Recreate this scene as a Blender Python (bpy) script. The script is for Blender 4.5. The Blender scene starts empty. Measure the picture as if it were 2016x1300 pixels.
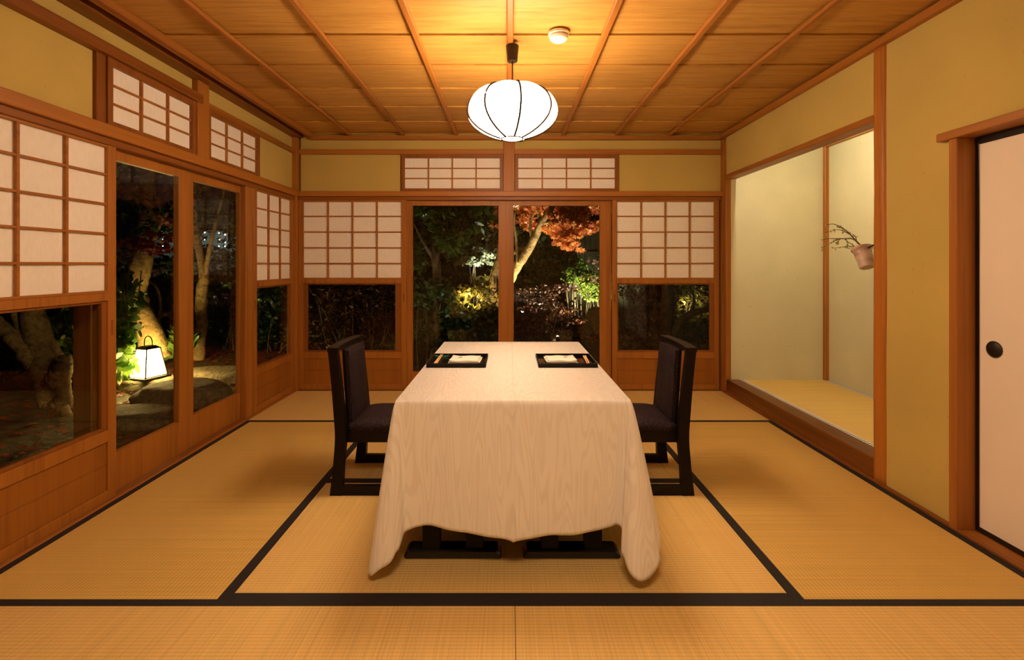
import bpy, bmesh, math, random
from mathutils import Vector, Matrix, noise
C = bpy.context.scene.collection
S = bpy.context.scene
PI = math.pi
# ------------------------------------------------------------------ camera
F, VX, VY, H = 970.0, 1002.0, 519.0, 1.15
cam = bpy.data.cameras.new('camera'); co = bpy.data.objects.new('camera', cam); C.objects.link(co)
co.location = (0, 0, H); co.rotation_euler = (PI/2, 0, 0)
cam.sensor_fit = 'HORIZONTAL'; cam.sensor_width = 36; cam.lens = 36*F/2016
cam.shift_x = (1008-VX)/2016; cam.shift_y = -(650-VY)/2016
cam.clip_start = .02; cam.clip_end = 600
S.camera = co
# ------------------------------------------------------------------ world, exposure
S.view_settings.view_transform = 'Standard'; S.view_settings.look = 'None'
S.view_settings.exposure = 0.10; S.view_settings.gamma = 1; S.view_settings.use_curve_mapping = False
w = bpy.data.worlds.new('night'); S.world = w; w.use_nodes = True
w.node_tree.nodes['Background'].inputs[0].default_value = (.25, .35, .6, 1)
w.node_tree.nodes['Background'].inputs[1].default_value = .0012
LAMP_COL = (1.0, .68, .42)
LAMP_A, LAMP_B, ALCOVE_W = 72.0, 43.0, 3.5
GARDEN = 1.0

def P(px, py, d):
    return Vector(((px-VX)/F*d, d, H-(py-VY)/F*d))

# ------------------------------------------------------------------ node helpers
def mat(name):
    m = bpy.data.materials.new(name); m.use_nodes = True
    nt = m.node_tree; b = nt.nodes['Principled BSDF']
    return m, nt, b
def node(nt, typ, **kw):
    n = nt.nodes.new(typ)
    for k, v in kw.items():
        if k in n.inputs: n.inputs[k].default_value = v
        else: setattr(n, k, v)
    return n
def coords(nt, scale, rot=(0,0,0)):
    tc = node(nt, 'ShaderNodeTexCoord'); mp = node(nt, 'ShaderNodeMapping')
    mp.inputs['Scale'].default_value = scale; mp.inputs['Rotation'].default_value = rot
    nt.links.new(tc.outputs['Object'], mp.inputs[0]); return mp.outputs[0]
def ramp(nt, fac, stops):
    r = node(nt, 'ShaderNodeValToRGB'); e = r.color_ramp.elements
    while len(e) > 1: e.remove(e[-1])
    e[0].position = stops[0][0]; e[0].color = (*stops[0][1], 1)
    for p, c in stops[1:]:
        x = e.new(p); x.color = (*c, 1)
    nt.links.new(fac, r.inputs[0]); return r.outputs[0]
def bump(nt, b, h, strength, dist=.002):
    n = node(nt, 'ShaderNodeBump', Strength=strength, Distance=dist)
    nt.links.new(h, n.inputs['Height']); nt.links.new(n.outputs[0], b.inputs['Normal'])
def mul(c, k): return tuple(min(1, x*k) for x in c)

def plain(name, col, rough=.6, metallic=0, spec=.5, nscale=20, var=.12):
    m, nt, b = mat(name)
    n = node(nt, 'ShaderNodeTexNoise', Scale=nscale, Detail=4.0)
    nt.links.new(coords(nt, (1,1,1)), n.inputs['Vector'])
    nt.links.new(ramp(nt, n.outputs[0], [(.3, mul(col, 1-var)), (.7, mul(col, 1+var))]), b.inputs['Base Color'])
    b.inputs['Roughness'].default_value = rough; b.inputs['Metallic'].default_value = metallic
    b.inputs['Specular IOR Level'].default_value = spec
    return m
def wood(name, col, axis, rough=.45, contrast=.3, fine=1.0, spec=.35):
    m, nt, b = mat(name)
    sc = {'x': (1.2, 38, 38), 'y': (38, 1.2, 38), 'z': (38, 38, 1.2)}[axis]
    sc = tuple(s*fine for s in sc)
    n = node(nt, 'ShaderNodeTexNoise', Scale=1.0, Detail=5.0, Roughness=.6, Distortion=.6)
    nt.links.new(coords(nt, sc), n.inputs['Vector'])
    n2 = node(nt, 'ShaderNodeTexNoise', Scale=1.0, Detail=2.0)
    nt.links.new(coords(nt, tuple(s*.12 for s in sc)), n2.inputs['Vector'])
    mx = node(nt, 'ShaderNodeMath', operation='ADD'); nt.links.new(n.outputs[0], mx.inputs[0]); nt.links.new(n2.outputs[0], mx.inputs[1])
    md = node(nt, 'ShaderNodeMath', operation='MULTIPLY'); nt.links.new(mx.outputs[0], md.inputs[0]); md.inputs[1].default_value = .5
    dark = (col[0]*(1-contrast), col[1]*(1-contrast*1.25), col[2]*(1-contrast*1.4))
    nt.links.new(ramp(nt, md.outputs[0], [(.36, dark), (.5, col), (.66, mul(col, 1+contrast*.5))]), b.inputs['Base Color'])
    b.inputs['Roughness'].default_value = rough; b.inputs['Specular IOR Level'].default_value = spec
    bump(nt, b, n.outputs[0], .12, .001)
    return m
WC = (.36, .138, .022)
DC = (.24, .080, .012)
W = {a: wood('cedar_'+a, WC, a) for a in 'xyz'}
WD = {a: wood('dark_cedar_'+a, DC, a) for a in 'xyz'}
BOARD = wood('kick_board_wood', (.32, .118, .016), 'z', contrast=.2, fine=1.3)
PILLAR = wood('alcove_pillar_wood', (.40, .15, .020), 'z', contrast=.55, fine=.8)
KAM = wood('alcove_sill_wood', (.20, .065, .012), 'y', rough=.3, contrast=.45, fine=.7)
def ceiling_mat():
    m, nt, b = mat('ceiling_cedar_boards')
    tc = node(nt, 'ShaderNodeTexCoord'); sep = node(nt, 'ShaderNodeSeparateXYZ'); nt.links.new(tc.outputs['Object'], sep.inputs[0])
    dv = node(nt, 'ShaderNodeMath', operation='DIVIDE'); of = node(nt, 'ShaderNodeMath', operation='SUBTRACT'); nt.links.new(sep.outputs['Y'], of.inputs[0]); of.inputs[1].default_value = 2.532-.385*11; nt.links.new(of.outputs[0], dv.inputs[0]); dv.inputs[1].default_value = .385
    fl = node(nt, 'ShaderNodeMath', operation='FLOOR'); nt.links.new(dv.outputs[0], fl.inputs[0])
    wn = node(nt, 'ShaderNodeTexWhiteNoise'); wn.noise_dimensions = '1D'; nt.links.new(fl.outputs[0], wn.inputs['W'])
    n = node(nt, 'ShaderNodeTexNoise', Scale=1.0, Detail=6.0, Roughness=.65, Distortion=.8)
    nt.links.new(coords(nt, (2.2, 34, 3)), n.inputs['Vector'])
    n2 = node(nt, 'ShaderNodeTexNoise', Scale=1.0, Detail=3.0, Distortion=1.5)
    nt.links.new(coords(nt, (7, 150, 3)), n2.inputs['Vector'])
    c1 = ramp(nt, n.outputs[0], [(.34, (.43, .215, .045)), (.5, (.54, .29, .065)), (.68, (.60, .34, .085))])
    c2 = ramp(nt, n2.outputs[0], [(.30, (.55, .45, .35)), (.42, (1, 1, 1))])
    mx = node(nt, 'ShaderNodeMix', data_type='RGBA', blend_type='MULTIPLY'); mx.inputs[0].default_value = .5
    nt.links.new(c1, mx.inputs[6]); nt.links.new(c2, mx.inputs[7])
    c3 = ramp(nt, wn.outputs['Value'], [(0, (.86, .84, .80)), (1, (1, 1, 1))])
    m2 = node(nt, 'ShaderNodeMix', data_type='RGBA', blend_type='MULTIPLY'); m2.inputs[0].default_value = 1
    nt.links.new(mx.outputs[2], m2.inputs[6]); nt.links.new(c3, m2.inputs[7])
    nt.links.new(m2.outputs[2], b.inputs['Base Color']); b.inputs['Roughness'].default_value = .5
    b.inputs['Specular IOR Level'].default_value = .3
    return m
CEIL = ceiling_mat()
def plaster(name, col):
    m, nt, b = mat(name)
    v = coords(nt, (1,1,1))
    n = node(nt, 'ShaderNodeTexNoise', Scale=2.2, Detail=6.0); nt.links.new(v, n.inputs['Vector'])
    n2 = node(nt, 'ShaderNodeTexNoise', Scale=260.0, Detail=3.0); nt.links.new(v, n2.inputs['Vector'])
    n3 = node(nt, 'ShaderNodeTexNoise', Scale=45.0, Detail=2.0); nt.links.new(v, n3.inputs['Vector'])
    base = ramp(nt, n.outputs[0], [(.3, mul(col, .92)), (.7, mul(col, 1.06))])
    fl = ramp(nt, n3.outputs[0], [(.24, (.72, .68, .6)), (.31, (1,1,1)), (.9, (1,1,1))])
    mx = node(nt, 'ShaderNodeMix', data_type='RGBA', blend_type='MULTIPLY'); mx.inputs[0].default_value = .6
    nt.links.new(base, mx.inputs[6]); nt.links.new(fl, mx.inputs[7])
    nt.links.new(mx.outputs[2], b.inputs['Base Color'])
    b.inputs['Roughness'].default_value = .95; b.inputs['Specular IOR Level'].default_value = .1
    bump(nt, b, n2.outputs[0], .35, .002)
    return m
PL = plaster('khaki_plaster', (.56, .43, .13))
PLA = plaster('alcove_pale_plaster', (.58, .54, .34))
def tatami(name, col, axis):      # ribs run along axis
    m, nt, b = mat(name)
    perp = 'y' if axis == 'x' else 'x'
    w1 = node(nt, 'ShaderNodeTexWave', Scale=1.0, Distortion=.0); w1.bands_direction = 'X' if perp == 'x' else 'Y'
    nt.links.new(coords(nt, (22, 22, 22)), w1.inputs['Vector'])
    w2 = node(nt, 'ShaderNodeTexWave', Scale=1.0, Distortion=.6); w2.bands_direction = 'Y' if perp == 'x' else 'X'
    nt.links.new(coords(nt, (75, 75, 75)), w2.inputs['Vector'])
    sc = (1.5, 420, 1) if perp == 'x' else (420, 1.5, 1)
    sc = (sc[0], sc[1], 1)
    n = node(nt, 'ShaderNodeTexNoise', Scale=1.0, Detail=3.0); nt.links.new(coords(nt, (sc[0]*.35, sc[1]*.35, 1)), n.inputs['Vector'])
    n2 = node(nt, 'ShaderNodeTexNoise', Scale=1.6, Detail=3.0); nt.links.new(coords(nt, (1, 1, 1)), n2.inputs['Vector'])
    base = ramp(nt, n.outputs[0], [(.25, mul(col, .84)), (.5, col), (.75, mul(col, 1.12))])
    c2 = ramp(nt, n2.outputs[0], [(.3, (.93, .91, .88)), (.7, (1,1,1))])
    c3 = ramp(nt, w1.outputs[0], [(0, (.80, .77, .70)), (.35, (1,1,1))])
    mx = node(nt, 'ShaderNodeMix', data_type='RGBA', blend_type='MULTIPLY'); mx.inputs[0].default_value = 1
    nt.links.new(base, mx.inputs[6]); nt.links.new(c2, mx.inputs[7])
    m2 = node(nt, 'ShaderNodeMix', data_type='RGBA', blend_type='MULTIPLY'); m2.inputs[0].default_value = .75
    nt.links.new(mx.outputs[2], m2.inputs[6]); nt.links.new(c3, m2.inputs[7])
    nt.links.new(m2.outputs[2], b.inputs['Base Color'])
    ad = node(nt, 'ShaderNodeMath', operation='ADD'); nt.links.new(w1.outputs[0], ad.inputs[0])
    ml = node(nt, 'ShaderNodeMath', operation='MULTIPLY'); nt.links.new(w2.outputs[0], ml.inputs[0]); ml.inputs[1].default_value = .5
    nt.links.new(ml.outputs[0], ad.inputs[1])
    bump(nt, b, ad.outputs[0], .6, .0012)
    b.inputs['Roughness'].default_value = .55; b.inputs['Specular IOR Level'].default_value = .35
    return m
TCOL = (.74, .51, .15)
TX = tatami('tatami_rush_across', (.78, .55, .20), 'x'); TY = tatami('tatami_rush_along', (.71, .49, .14), 'y')  # lengthwise mats coloured darker in place of the rush's directional sheen
def cloth_band(name, col):
    m, nt, b = mat(name)
    ck = node(nt, 'ShaderNodeTexNoise', Scale=500.0); nt.links.new(coords(nt, (1,1,1)), ck.inputs['Vector'])
    nt.links.new(ramp(nt, ck.outputs[0], [(.3, mul(col, .6)), (.7, mul(col, 1.4))]), b.inputs['Base Color'])
    b.inputs['Roughness'].default_value = .8; return m
HERI = cloth_band('black_edge_binding', (.012, .010, .012))
def crest_band():
    m, nt, b = mat('grey_white_patterned_binding')
    ck = node(nt, 'ShaderNodeTexChecker', Scale=55.0); ck.inputs[1].default_value = (.72,.70,.66,1); ck.inputs[2].default_value = (.16,.19,.26,1)
    nt.links.new(coords(nt, (1,1,1), (0,0,PI/4)), ck.inputs['Vector']); nt.links.new(ck.outputs[0], b.inputs['Base Color'])
    b.inputs['Roughness'].default_value = .7; return m
CREST = crest_band()
def paper_mat():
    m, nt, b = mat('washi_paper')
    n = node(nt, 'ShaderNodeTexNoise', Scale=60.0, Detail=5.0); nt.links.new(coords(nt, (1,1,.4)), n.inputs['Vector'])
    nt.links.new(ramp(nt, n.outputs[0], [(.3, (.82,.79,.75)), (.7, (.87,.84,.81))]), b.inputs['Base Color'])
    b.inputs['Roughness'].default_value = .9; b.inputs['Specular IOR Level'].default_value = .1
    return m
PAPER = paper_mat()
FUS = plain('fusuma_paper', (.84, .76, .66), .8, nscale=3, var=.02, spec=.15)
def glass_mat(tint=(.93,.96,.93)):
    m, nt, b = mat('window_glass'); nt.nodes.remove(b)
    out = nt.nodes['Material Output']
    tr = node(nt, 'ShaderNodeBsdfTransparent'); tr.inputs[0].default_value = (*tint, 1)
    gl = node(nt, 'ShaderNodeBsdfGlossy'); gl.inputs['Roughness'].default_value = .0; gl.inputs[0].default_value = (1,1,1,1)
    fr = node(nt, 'ShaderNodeFresnel', IOR=1.5); ge = node(nt, 'ShaderNodeNewGeometry')
    inv = node(nt, 'ShaderNodeMath', operation='SUBTRACT'); inv.inputs[0].default_value = 1; nt.links.new(ge.outputs['Backfacing'], inv.inputs[1])
    fm = node(nt, 'ShaderNodeMath', operation='MULTIPLY'); nt.links.new(fr.outputs[0], fm.inputs[0]); nt.links.new(inv.outputs[0], fm.inputs[1])
    mx = node(nt, 'ShaderNodeMixShader'); nt.links.new(fm.outputs[0], mx.inputs[0])
    nt.links.new(tr.outputs[0], mx.inputs[1]); nt.links.new(gl.outputs[0], mx.inputs[2]); nt.links.new(mx.outputs[0], out.inputs[0])
    return m
GLASS = glass_mat()
LACQ = plain('black_lacquer_wood', (.0045, .0026, .002), .45, var=.3, spec=.2)
LACQG = plain('glossy_black_lacquer', (.006, .005, .005), .12, var=.2)
SCRATCH = plain('bare_scratched_wood', (.35, .18, .07), .6)
BLACKF = plain('black_door_border', (.010, .009, .010), .25)
def emit(name, col, st):
    m, nt, b = mat(name); nt.nodes.remove(b)
    e = node(nt, 'ShaderNodeEmission', Strength=st); e.inputs[0].default_value = (*col, 1)
    n = node(nt, 'ShaderNodeTexNoise', Scale=30.0); nt.links.new(coords(nt, (1,1,1)), n.inputs['Vector'])
    nt.links.new(ramp(nt, n.outputs[0], [(.3, mul(col, .97)), (.7, col)]), e.inputs[0])
    nt.links.new(e.outputs[0], nt.nodes['Material Output'].inputs[0]); return m
def moire():
    m, nt, b = mat('moire_tablecloth')
    v = coords(nt, (16, 2.4, 2.0))
    n = node(nt, 'ShaderNodeTexNoise', Scale=1.0, Detail=1.0, Roughness=.4); nt.links.new(v, n.inputs['Vector'])
    m1 = node(nt, 'ShaderNodeMath', operation='MULTIPLY'); nt.links.new(n.outputs[0], m1.inputs[0]); m1.inputs[1].default_value = 85
    m2 = node(nt, 'ShaderNodeMath', operation='SINE'); nt.links.new(m1.outputs[0], m2.inputs[0])
    w1 = node(nt, 'ShaderNodeMath', operation='MULTIPLY_ADD'); nt.links.new(m2.outputs[0], w1.inputs[0]); w1.inputs[1].default_value = .5; w1.inputs[2].default_value = .5
    c = ramp(nt, w1.outputs[0], [(.15, (.80, .78, .74)), (.5, (.86, .85, .83))])
    nt.links.new(c, b.inputs['Base Color'])
    rr = ramp(nt, w1.outputs[0], [(.2, (.62,)*3), (.7, (.38,)*3)]); nt.links.new(rr, b.inputs['Roughness'])
    b.inputs['Specular IOR Level'].default_value = .4; b.inputs['Sheen Weight'].default_value = .15
    tc = node(nt, 'ShaderNodeTexCoord'); sp = node(nt, 'ShaderNodeSeparateXYZ'); nt.links.new(tc.outputs['Object'], sp.inputs[0])
    k1 = node(nt, 'ShaderNodeMath', operation='SUBTRACT'); nt.links.new(sp.outputs['X'], k1.inputs[0]); k1.inputs[1].default_value = .019
    k2 = node(nt, 'ShaderNodeMath', operation='ABSOLUTE'); nt.links.new(k1.outputs[0], k2.inputs[0])
    k3 = node(nt, 'ShaderNodeMapRange'); k3.inputs[1].default_value = 0; k3.inputs[2].default_value = .006; k3.inputs[3].default_value = 5; k3.inputs[4].default_value = 0
    nt.links.new(k2.outputs[0], k3.inputs[0])
    k4 = node(nt, 'ShaderNodeMath', operation='ADD'); nt.links.new(k3.outputs[0], k4.inputs[0]); nt.links.new(w1.outputs[0], k4.inputs[1])
    bump(nt, b, k4.outputs[0], .4, .0009)
    return m
CLOTH = moire()
def seat_fab():
    m, nt, b = mat('dark_woven_upholstery')
    br = node(nt, 'ShaderNodeTexVoronoi', Scale=150.0); nt.links.new(coords(nt, (1,1,1)), br.inputs['Vector'])
    nt.links.new(ramp(nt, br.outputs['Distance'], [(.1, (.11, .055, .040)), (.32, (.022, .012, .018)), (.6, (.008, .005, .009))]), b.inputs['Base Color'])
    b.inputs['Roughness'].default_value = .65; b.inputs['Specular IOR Level'].default_value = .25
    bump(nt, b, br.outputs['Distance'], .5, .001)
    return m
SEAT = seat_fab()
NAP = plain('white_linen_napkin', (.82, .77, .70), .85, nscale=8, var=.04)
CHOP = wood('chopstick_wood', (.78, .50, .27), 'y', contrast=.1)
GREEN = plain('green_glazed_ceramic', (.05, .28, .15), .2)
INK = plain('gold_brown_ink', (.22, .14, .06), .6)
WHITEP = plain('cream_plastic', (.80, .74, .64), .4, var=.03)
BRASS = plain('dark_bronze', (.030, .018, .011), .4, metallic=.6)
def ceramic():
    m, nt, b = mat('ash_glazed_ceramic')
    n = node(nt, 'ShaderNodeTexNoise', Scale=14.0, Detail=4.0); nt.links.new(coords(nt, (1,1,2)), n.inputs['Vector'])
    nt.links.new(ramp(nt, n.outputs[0], [(.25, (.25,.10,.06)), (.42, (.46,.33,.26)), (.7, (.62,.50,.42))]), b.inputs['Base Color'])
    b.inputs['Roughness'].default_value = .22; return m
CERAM = ceramic()
def leafmat(name, c1, c2, rough=.45, trans=.25):
    m, nt, b = mat(name)
    n = node(nt, 'ShaderNodeTexNoise', Scale=9.0, Detail=3.0); nt.links.new(coords(nt, (1,1,1)), n.inputs['Vector'])
    col = ramp(nt, n.outputs[0], [(.35, c1), (.65, c2)])
    nt.links.new(col, b.inputs['Base Color']); b.inputs['Roughness'].default_value = rough
    t = node(nt, 'ShaderNodeBsdfTranslucent'); nt.links.new(col, t.inputs[0])
    mx = node(nt, 'ShaderNodeMixShader'); mx.inputs[0].default_value = trans
    nt.links.new(b.outputs[0], mx.inputs[1]); nt.links.new(t.outputs[0], mx.inputs[2])
    nt.links.new(mx.outputs[0], nt.nodes['Material Output'].inputs[0]); return m
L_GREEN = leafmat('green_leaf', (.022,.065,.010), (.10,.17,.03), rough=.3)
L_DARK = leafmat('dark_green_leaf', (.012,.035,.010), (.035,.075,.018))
L_PALE = leafmat('pale_green_leaf', (.10,.13,.07), (.36,.38,.24), trans=.3)
L_LIME = leafmat('lime_leaf', (.07,.13,.02), (.36,.42,.08), trans=.35)
L_BRIGHT = leafmat('bright_green_leaf', (.06,.20,.03), (.24,.38,.06), trans=.35)
L_ORANGE = leafmat('orange_red_maple_leaf', (.42,.055,.025), (.74,.35,.09), trans=.4)
L_RED = leafmat('crimson_leaf', (.25,.015,.010), (.45,.06,.02), trans=.35)
L_YEL = leafmat('yellow_green_leaf', (.10,.12,.02), (.42,.30,.06), rough=.3, trans=.3)
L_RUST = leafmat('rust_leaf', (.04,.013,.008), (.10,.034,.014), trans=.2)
def rough_mat(name, cols, scale, bs=.8, rough=.8, spec=.4):
    m, nt, b = mat(name)
    v = coords(nt, (1,1,1))
    n = node(nt, 'ShaderNodeTexNoise', Scale=scale, Detail=6.0, Roughness=.65); nt.links.new(v, n.inputs['Vector'])
    nt.links.new(ramp(nt, n.outputs[0], [(.3, cols[0]), (.5, cols[1]), (.68, cols[2])]), b.inputs['Base Color'])
    b.inputs['Roughness'].default_value = rough; b.inputs['Specular IOR Level'].default_value = spec
    bump(nt, b, n.outputs[0], bs, .02); return m
BARK = rough_mat('bark', [(.12,.075,.03), (.31,.205,.085), (.44,.30,.12)], 22)
BARKD = rough_mat('dark_bark', [(.05,.035,.022), (.10,.07,.045), (.16,.11,.07)], 18)
STONE = rough_mat('garden_stone', [(.08,.065,.045), (.17,.135,.08), (.28,.23,.14)], 24, 1.0)
SOIL = rough_mat('mossy_soil', [(.025,.018,.010), (.07,.050,.025), (.10,.095,.035)], 9, 1.0, .7)
FENCEM = wood('weathered_fence_wood', (.16,.16,.11), 'z')
CONC = plain('pale_concrete', (.32,.36,.34), .8, nscale=1)

# ------------------------------------------------------------------ mesh helpers
def new_obj(name, bm, m, parent=None, smooth=False):
    me = bpy.data.meshes.new(name); bm.to_mesh(me); bm.free()
    me.materials.append(m)
    if smooth:
        for p in me.polygons: p.use_smooth = True
    o = bpy.data.objects.new(name, me); C.objects.link(o)
    if parent: o.parent = parent
    return o
def empty(name, loc=(0,0,0), rz=0):
    o = bpy.data.objects.new(name, None); o.empty_display_size = .1
    C.objects.link(o); o.location = loc; o.rotation_euler = (0, 0, rz); return o
def tag(o, label=None, cat=None, group=None, kind=None):
    if label: o['label'] = label
    if cat: o['category'] = cat
    if group: o['group'] = group
    if kind: o['kind'] = kind
    return o
def bx(bm, x0, x1, y0, y1, z0, z1, bev=0.0015):
    xs, ys, zs = sorted((x0,x1)), sorted((y0,y1)), sorted((z0,z1))
    vs = [bm.verts.new((x,y,z)) for x in xs for y in ys for z in zs]
    fs = []
    for a in ((0,1,3,2),(4,6,7,5),(0,4,5,1),(2,3,7,6),(0,2,6,4),(1,5,7,3)):
        fs.append(bm.faces.new([vs[i] for i in a]))
    if bev > 0:
        es = set(e for f in fs for e in f.edges)
        try: bmesh.ops.bevel(bm, geom=list(es), offset=bev, segments=1, affect='EDGES', profile=.5)
        except Exception: pass
def boxobj(name, m, *b, parent=None, bev=.002, **kw):
    bm = bmesh.new()
    bx(bm, *b, bev=bev); return new_obj(name, bm, m, parent)
def prism(bm, pts, y0, y1):       # polygon in xz extruded along y
    a = [bm.verts.new((x, y0, z)) for x, z in pts]; b = [bm.verts.new((x, y1, z)) for x, z in pts]
    n = len(pts)
    bm.faces.new(a); bm.faces.new(b[::-1])
    for i in range(n): bm.faces.new((a[i], b[i], b[(i+1)%n], a[(i+1)%n]))
    bmesh.ops.recalc_face_normals(bm, faces=bm.faces)
def lathe(bm, prof, seg=32, cx=0, cy=0, cap=True, rf=None):
    rings = []
    for r, z in prof:
        rings.append([bm.verts.new((cx+r*math.cos(2*PI*i/seg), cy+r*math.sin(2*PI*i/seg), z)) for i in range(seg)])
    for a, b in zip(rings, rings[1:]):
        for i in range(seg): bm.faces.new((a[i], a[(i+1)%seg], b[(i+1)%seg], b[i]))
    if cap: bm.faces.new(rings[0][::-1]); bm.faces.new(rings[-1])
def tube(bm, pts, rad, seg=8, cap=True):
    pts = [Vector(p) for p in pts]
    if not hasattr(rad, '__len__'): rad = [rad]*len(pts)
    rings = []; up = Vector((0.13, .27, 1)).normalized()
    for i, p in enumerate(pts):
        t = (pts[min(i+1, len(pts)-1)]-pts[max(i-1, 0)]).normalized()
        u = t.cross(up)
        if u.length < .1: u = t.cross(Vector((1, .1, 0)))
        u.normalize(); v = t.cross(u).normalized(); 
        rings.append([bm.verts.new(p+rad[i]*(math.cos(2*PI*k/seg)*u+math.sin(2*PI*k/seg)*v)) for k in range(seg)])
    for a, b in zip(rings, rings[1:]):
        for i in range(seg): bm.faces.new((a[i], a[(i+1)%seg], b[(i+1)%seg], b[i]))
    if cap: bm.faces.new(rings[0][::-1]); bm.faces.new(rings[-1])
def smoothpts(pts, k=4):
    pts = [Vector(p) for p in pts]; out = []
    for i in range(len(pts)-1):
        p0, p1, p2, p3 = pts[max(i-1,0)], pts[i], pts[i+1], pts[min(i+2,len(pts)-1)]
        for j in range(k):
            t = j/k
            out.append(.5*((2*p1)+(-p0+p2)*t+(2*p0-5*p1+4*p2-p3)*t*t+(-p0+3*p1-3*p2+p3)*t**3))
    out.append(pts[-1]); return out
def lerpl(a, k):
    out = []
    for i in range(len(a)-1):
        for j in range(k): out.append(a[i]+(a[i+1]-a[i])*j/k)
    out.append(a[-1]); return out
def struct(o, label=None, cat=None):
    o['kind'] = 'structure'
    if label: o['label'] = label
    if cat: o['category'] = cat
    return o
TN = [0]
def trim(m, *b, label='dark cedar trim strip', bev=.003):
    TN[0] += 1
    return struct(boxobj('trim_%d' % TN[0], m, *b, bev=bev), label, 'trim')

LX, RX, BY = -1.936, 1.936, 4.471       # wall planes
NY = -1.7                               # near wall
CZ = 2.325
# ------------------------------------------------------------------ shell
struct(boxobj('floor', WD['x'], LX-.16, 2.95, NY-.1, BY+.16, -.12, -.056, bev=0), 'wooden subfloor under the tatami mats', 'floor')
bm = bmesh.new()
y = BY + .06
k0 = 2.538-.385*11
for i in range(0, 18):                  # lapped ceiling boards, each a little lower at its near edge
    a, b2 = k0+i*.385, k0+(i+1)*.385
    if b2 < NY-.2: continue
    if a > BY: break
    b2 = min(b2, BY+.06)
    x0, x1 = -1.80, RX+.03
    vs = [bm.verts.new(v) for v in ((x0,a-.006,CZ-.003),(x1,a-.006,CZ-.003),(x1,b2,CZ+.007),(x0,b2,CZ+.007),
                                    (x0,a-.006,CZ+.005),(x1,a-.006,CZ+.005),(x1,b2,CZ+.015),(x0,b2,CZ+.015))]
    for f in ((0,1,2,3),(7,6,5,4),(0,4,5,1),(2,6,7,3),(1,5,6,2),(0,3,7,4)): bm.faces.new([vs[j] for j in f])
bmesh.ops.recalc_face_normals(bm, faces=bm.faces)
bx(bm, LX-.12, RX+.1, NY-.1, BY+.1, CZ+.09, CZ+.13, bev=0)
struct(new_obj('ceiling', bm, CEIL), 'ceiling of wide cedar boards', 'ceiling')
# walls -------------------------------------------------------------
PB = .022     # plaster set back from timber faces
bm = bmesh.new()
bx(bm, -1.9, 1.94, BY+PB, BY+.07, 2.17, CZ+.09, bev=0)
bx(bm, -1.9, -.99, BY+PB, BY+.07, 1.79, 2.17, bev=0)
bx(bm, .99, 1.94, BY+PB, BY+.07, 1.79, 2.17, bev=0)
struct(new_obj('wall_back', bm, PL), 'khaki plaster wall above the far sliding doors', 'wall')
bm = bmesh.new()
bx(bm, LX-.07, LX-PB, NY, BY+.05, 2.17, CZ+.09, bev=0)
bx(bm, LX-.07, LX-PB, NY, 2.34, 1.79, 2.17, bev=0)
bx(bm, LX-.07, LX-PB, 3.83, BY+.03, 1.79, 2.17, bev=0)
bx(bm, LX-.07, LX-PB, NY, -.45, 0, 1.79, bev=0)
struct(new_obj('wall_left', bm, PL), 'khaki plaster wall above the left sliding doors', 'wall')
bm = bmesh.new()
bx(bm, RX, RX+.075, 2.53, BY+.05, 1.93, CZ+.09, bev=0)
bx(bm, RX, RX+.075, 2.146, 2.53, 0, CZ+.09, bev=0)
bx(bm, RX, RX+.075, NY, 2.146, 1.70, CZ+.09, bev=0)
bx(bm, RX, RX+.075, NY, .35, 0, 1.70, bev=0)
struct(new_obj('wall_right', bm, PL), 'khaki plaster wall around the alcove and paper door', 'wall')
struct(boxobj('wall_front', PL, LX-.1, RX+.1, NY-.08, NY, -.05, CZ+.09, bev=0), 'plaster wall behind the viewer', 'wall')
# alcove ------------------------------------------------------------
AX, AZ = 2.825, .115
AY1 = 4.384
struct(boxobj('wall_alcove_rear', PLA, AX, AX+.05, 2.45, AY1+.05, 0, 2.4, bev=0), 'pale plaster rear wall of the alcove', 'wall')
struct(boxobj('wall_alcove_far', PLA, RX+.04, AX, AY1, AY1+.05, 0, 2.4, bev=0), 'pale plaster far side wall of the alcove', 'wall')
struct(boxobj('wall_alcove_near', PLA, RX+.076, AX, 2.45, 2.50, 0, 2.4, bev=0), 'pale plaster near side wall of the alcove', 'wall')
trim(W['y'], RX+.07, AX+.02, 2.5, AY1+.02, 2.26, 2.29, label='boarded alcove ceiling')
trim(W['y'], AX-.035, AX, 2.5, AY1, 2.18, 2.26, label='cornice rail at the top of the alcove rear wall')
trim(W['z'], AX-.032, AX+.005, AY1-.035, AY1+.005, AZ, 2.26, label='slender corner post inside the alcove')
# alcove lighting tube hidden behind the lintel
al = empty('alcove_lamp', (2.03, 3.45, 2.24)); tag(al, 'slim tube lamp fixed behind the alcove lintel', 'lamp')
bm = bmesh.new(); bx(bm, -.02, .03, -.6, .6, .0, .02); new_obj('housing', bm, WHITEP, al)
bm = bmesh.new(); tube(bm, [(0,-.58,-.012),(0,.58,-.012)], .012, 12)
new_obj('tube', bm, emit('alcove_tube_glow', (1.0,.88,.66), 38*ALCOVE_W), al)
# alcove mat + sill
amat = empty('tatami_mat', (0,0,0)); tag(amat, 'raised tatami mat with grey and white patterned edging inside the alcove', 'tatami mat', 'tatami mats')
boxobj('woven_surface', TY, RX+.12, AX-.002, 2.5, AY1, AZ-.05, AZ, parent=amat)
for a, b2 in ((RX+.12, RX+.152), (AX-.034, AX-.003)):
    boxobj('edge_binding', CREST, a, b2, 2.5, AY1, AZ, AZ+.0012, parent=amat, bev=0)
trim(KAM, RX-.004, RX+.12, 2.60, 4.385, 0, AZ+.004, label='dark polished sill beam of the alcove', bev=.006)
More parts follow.
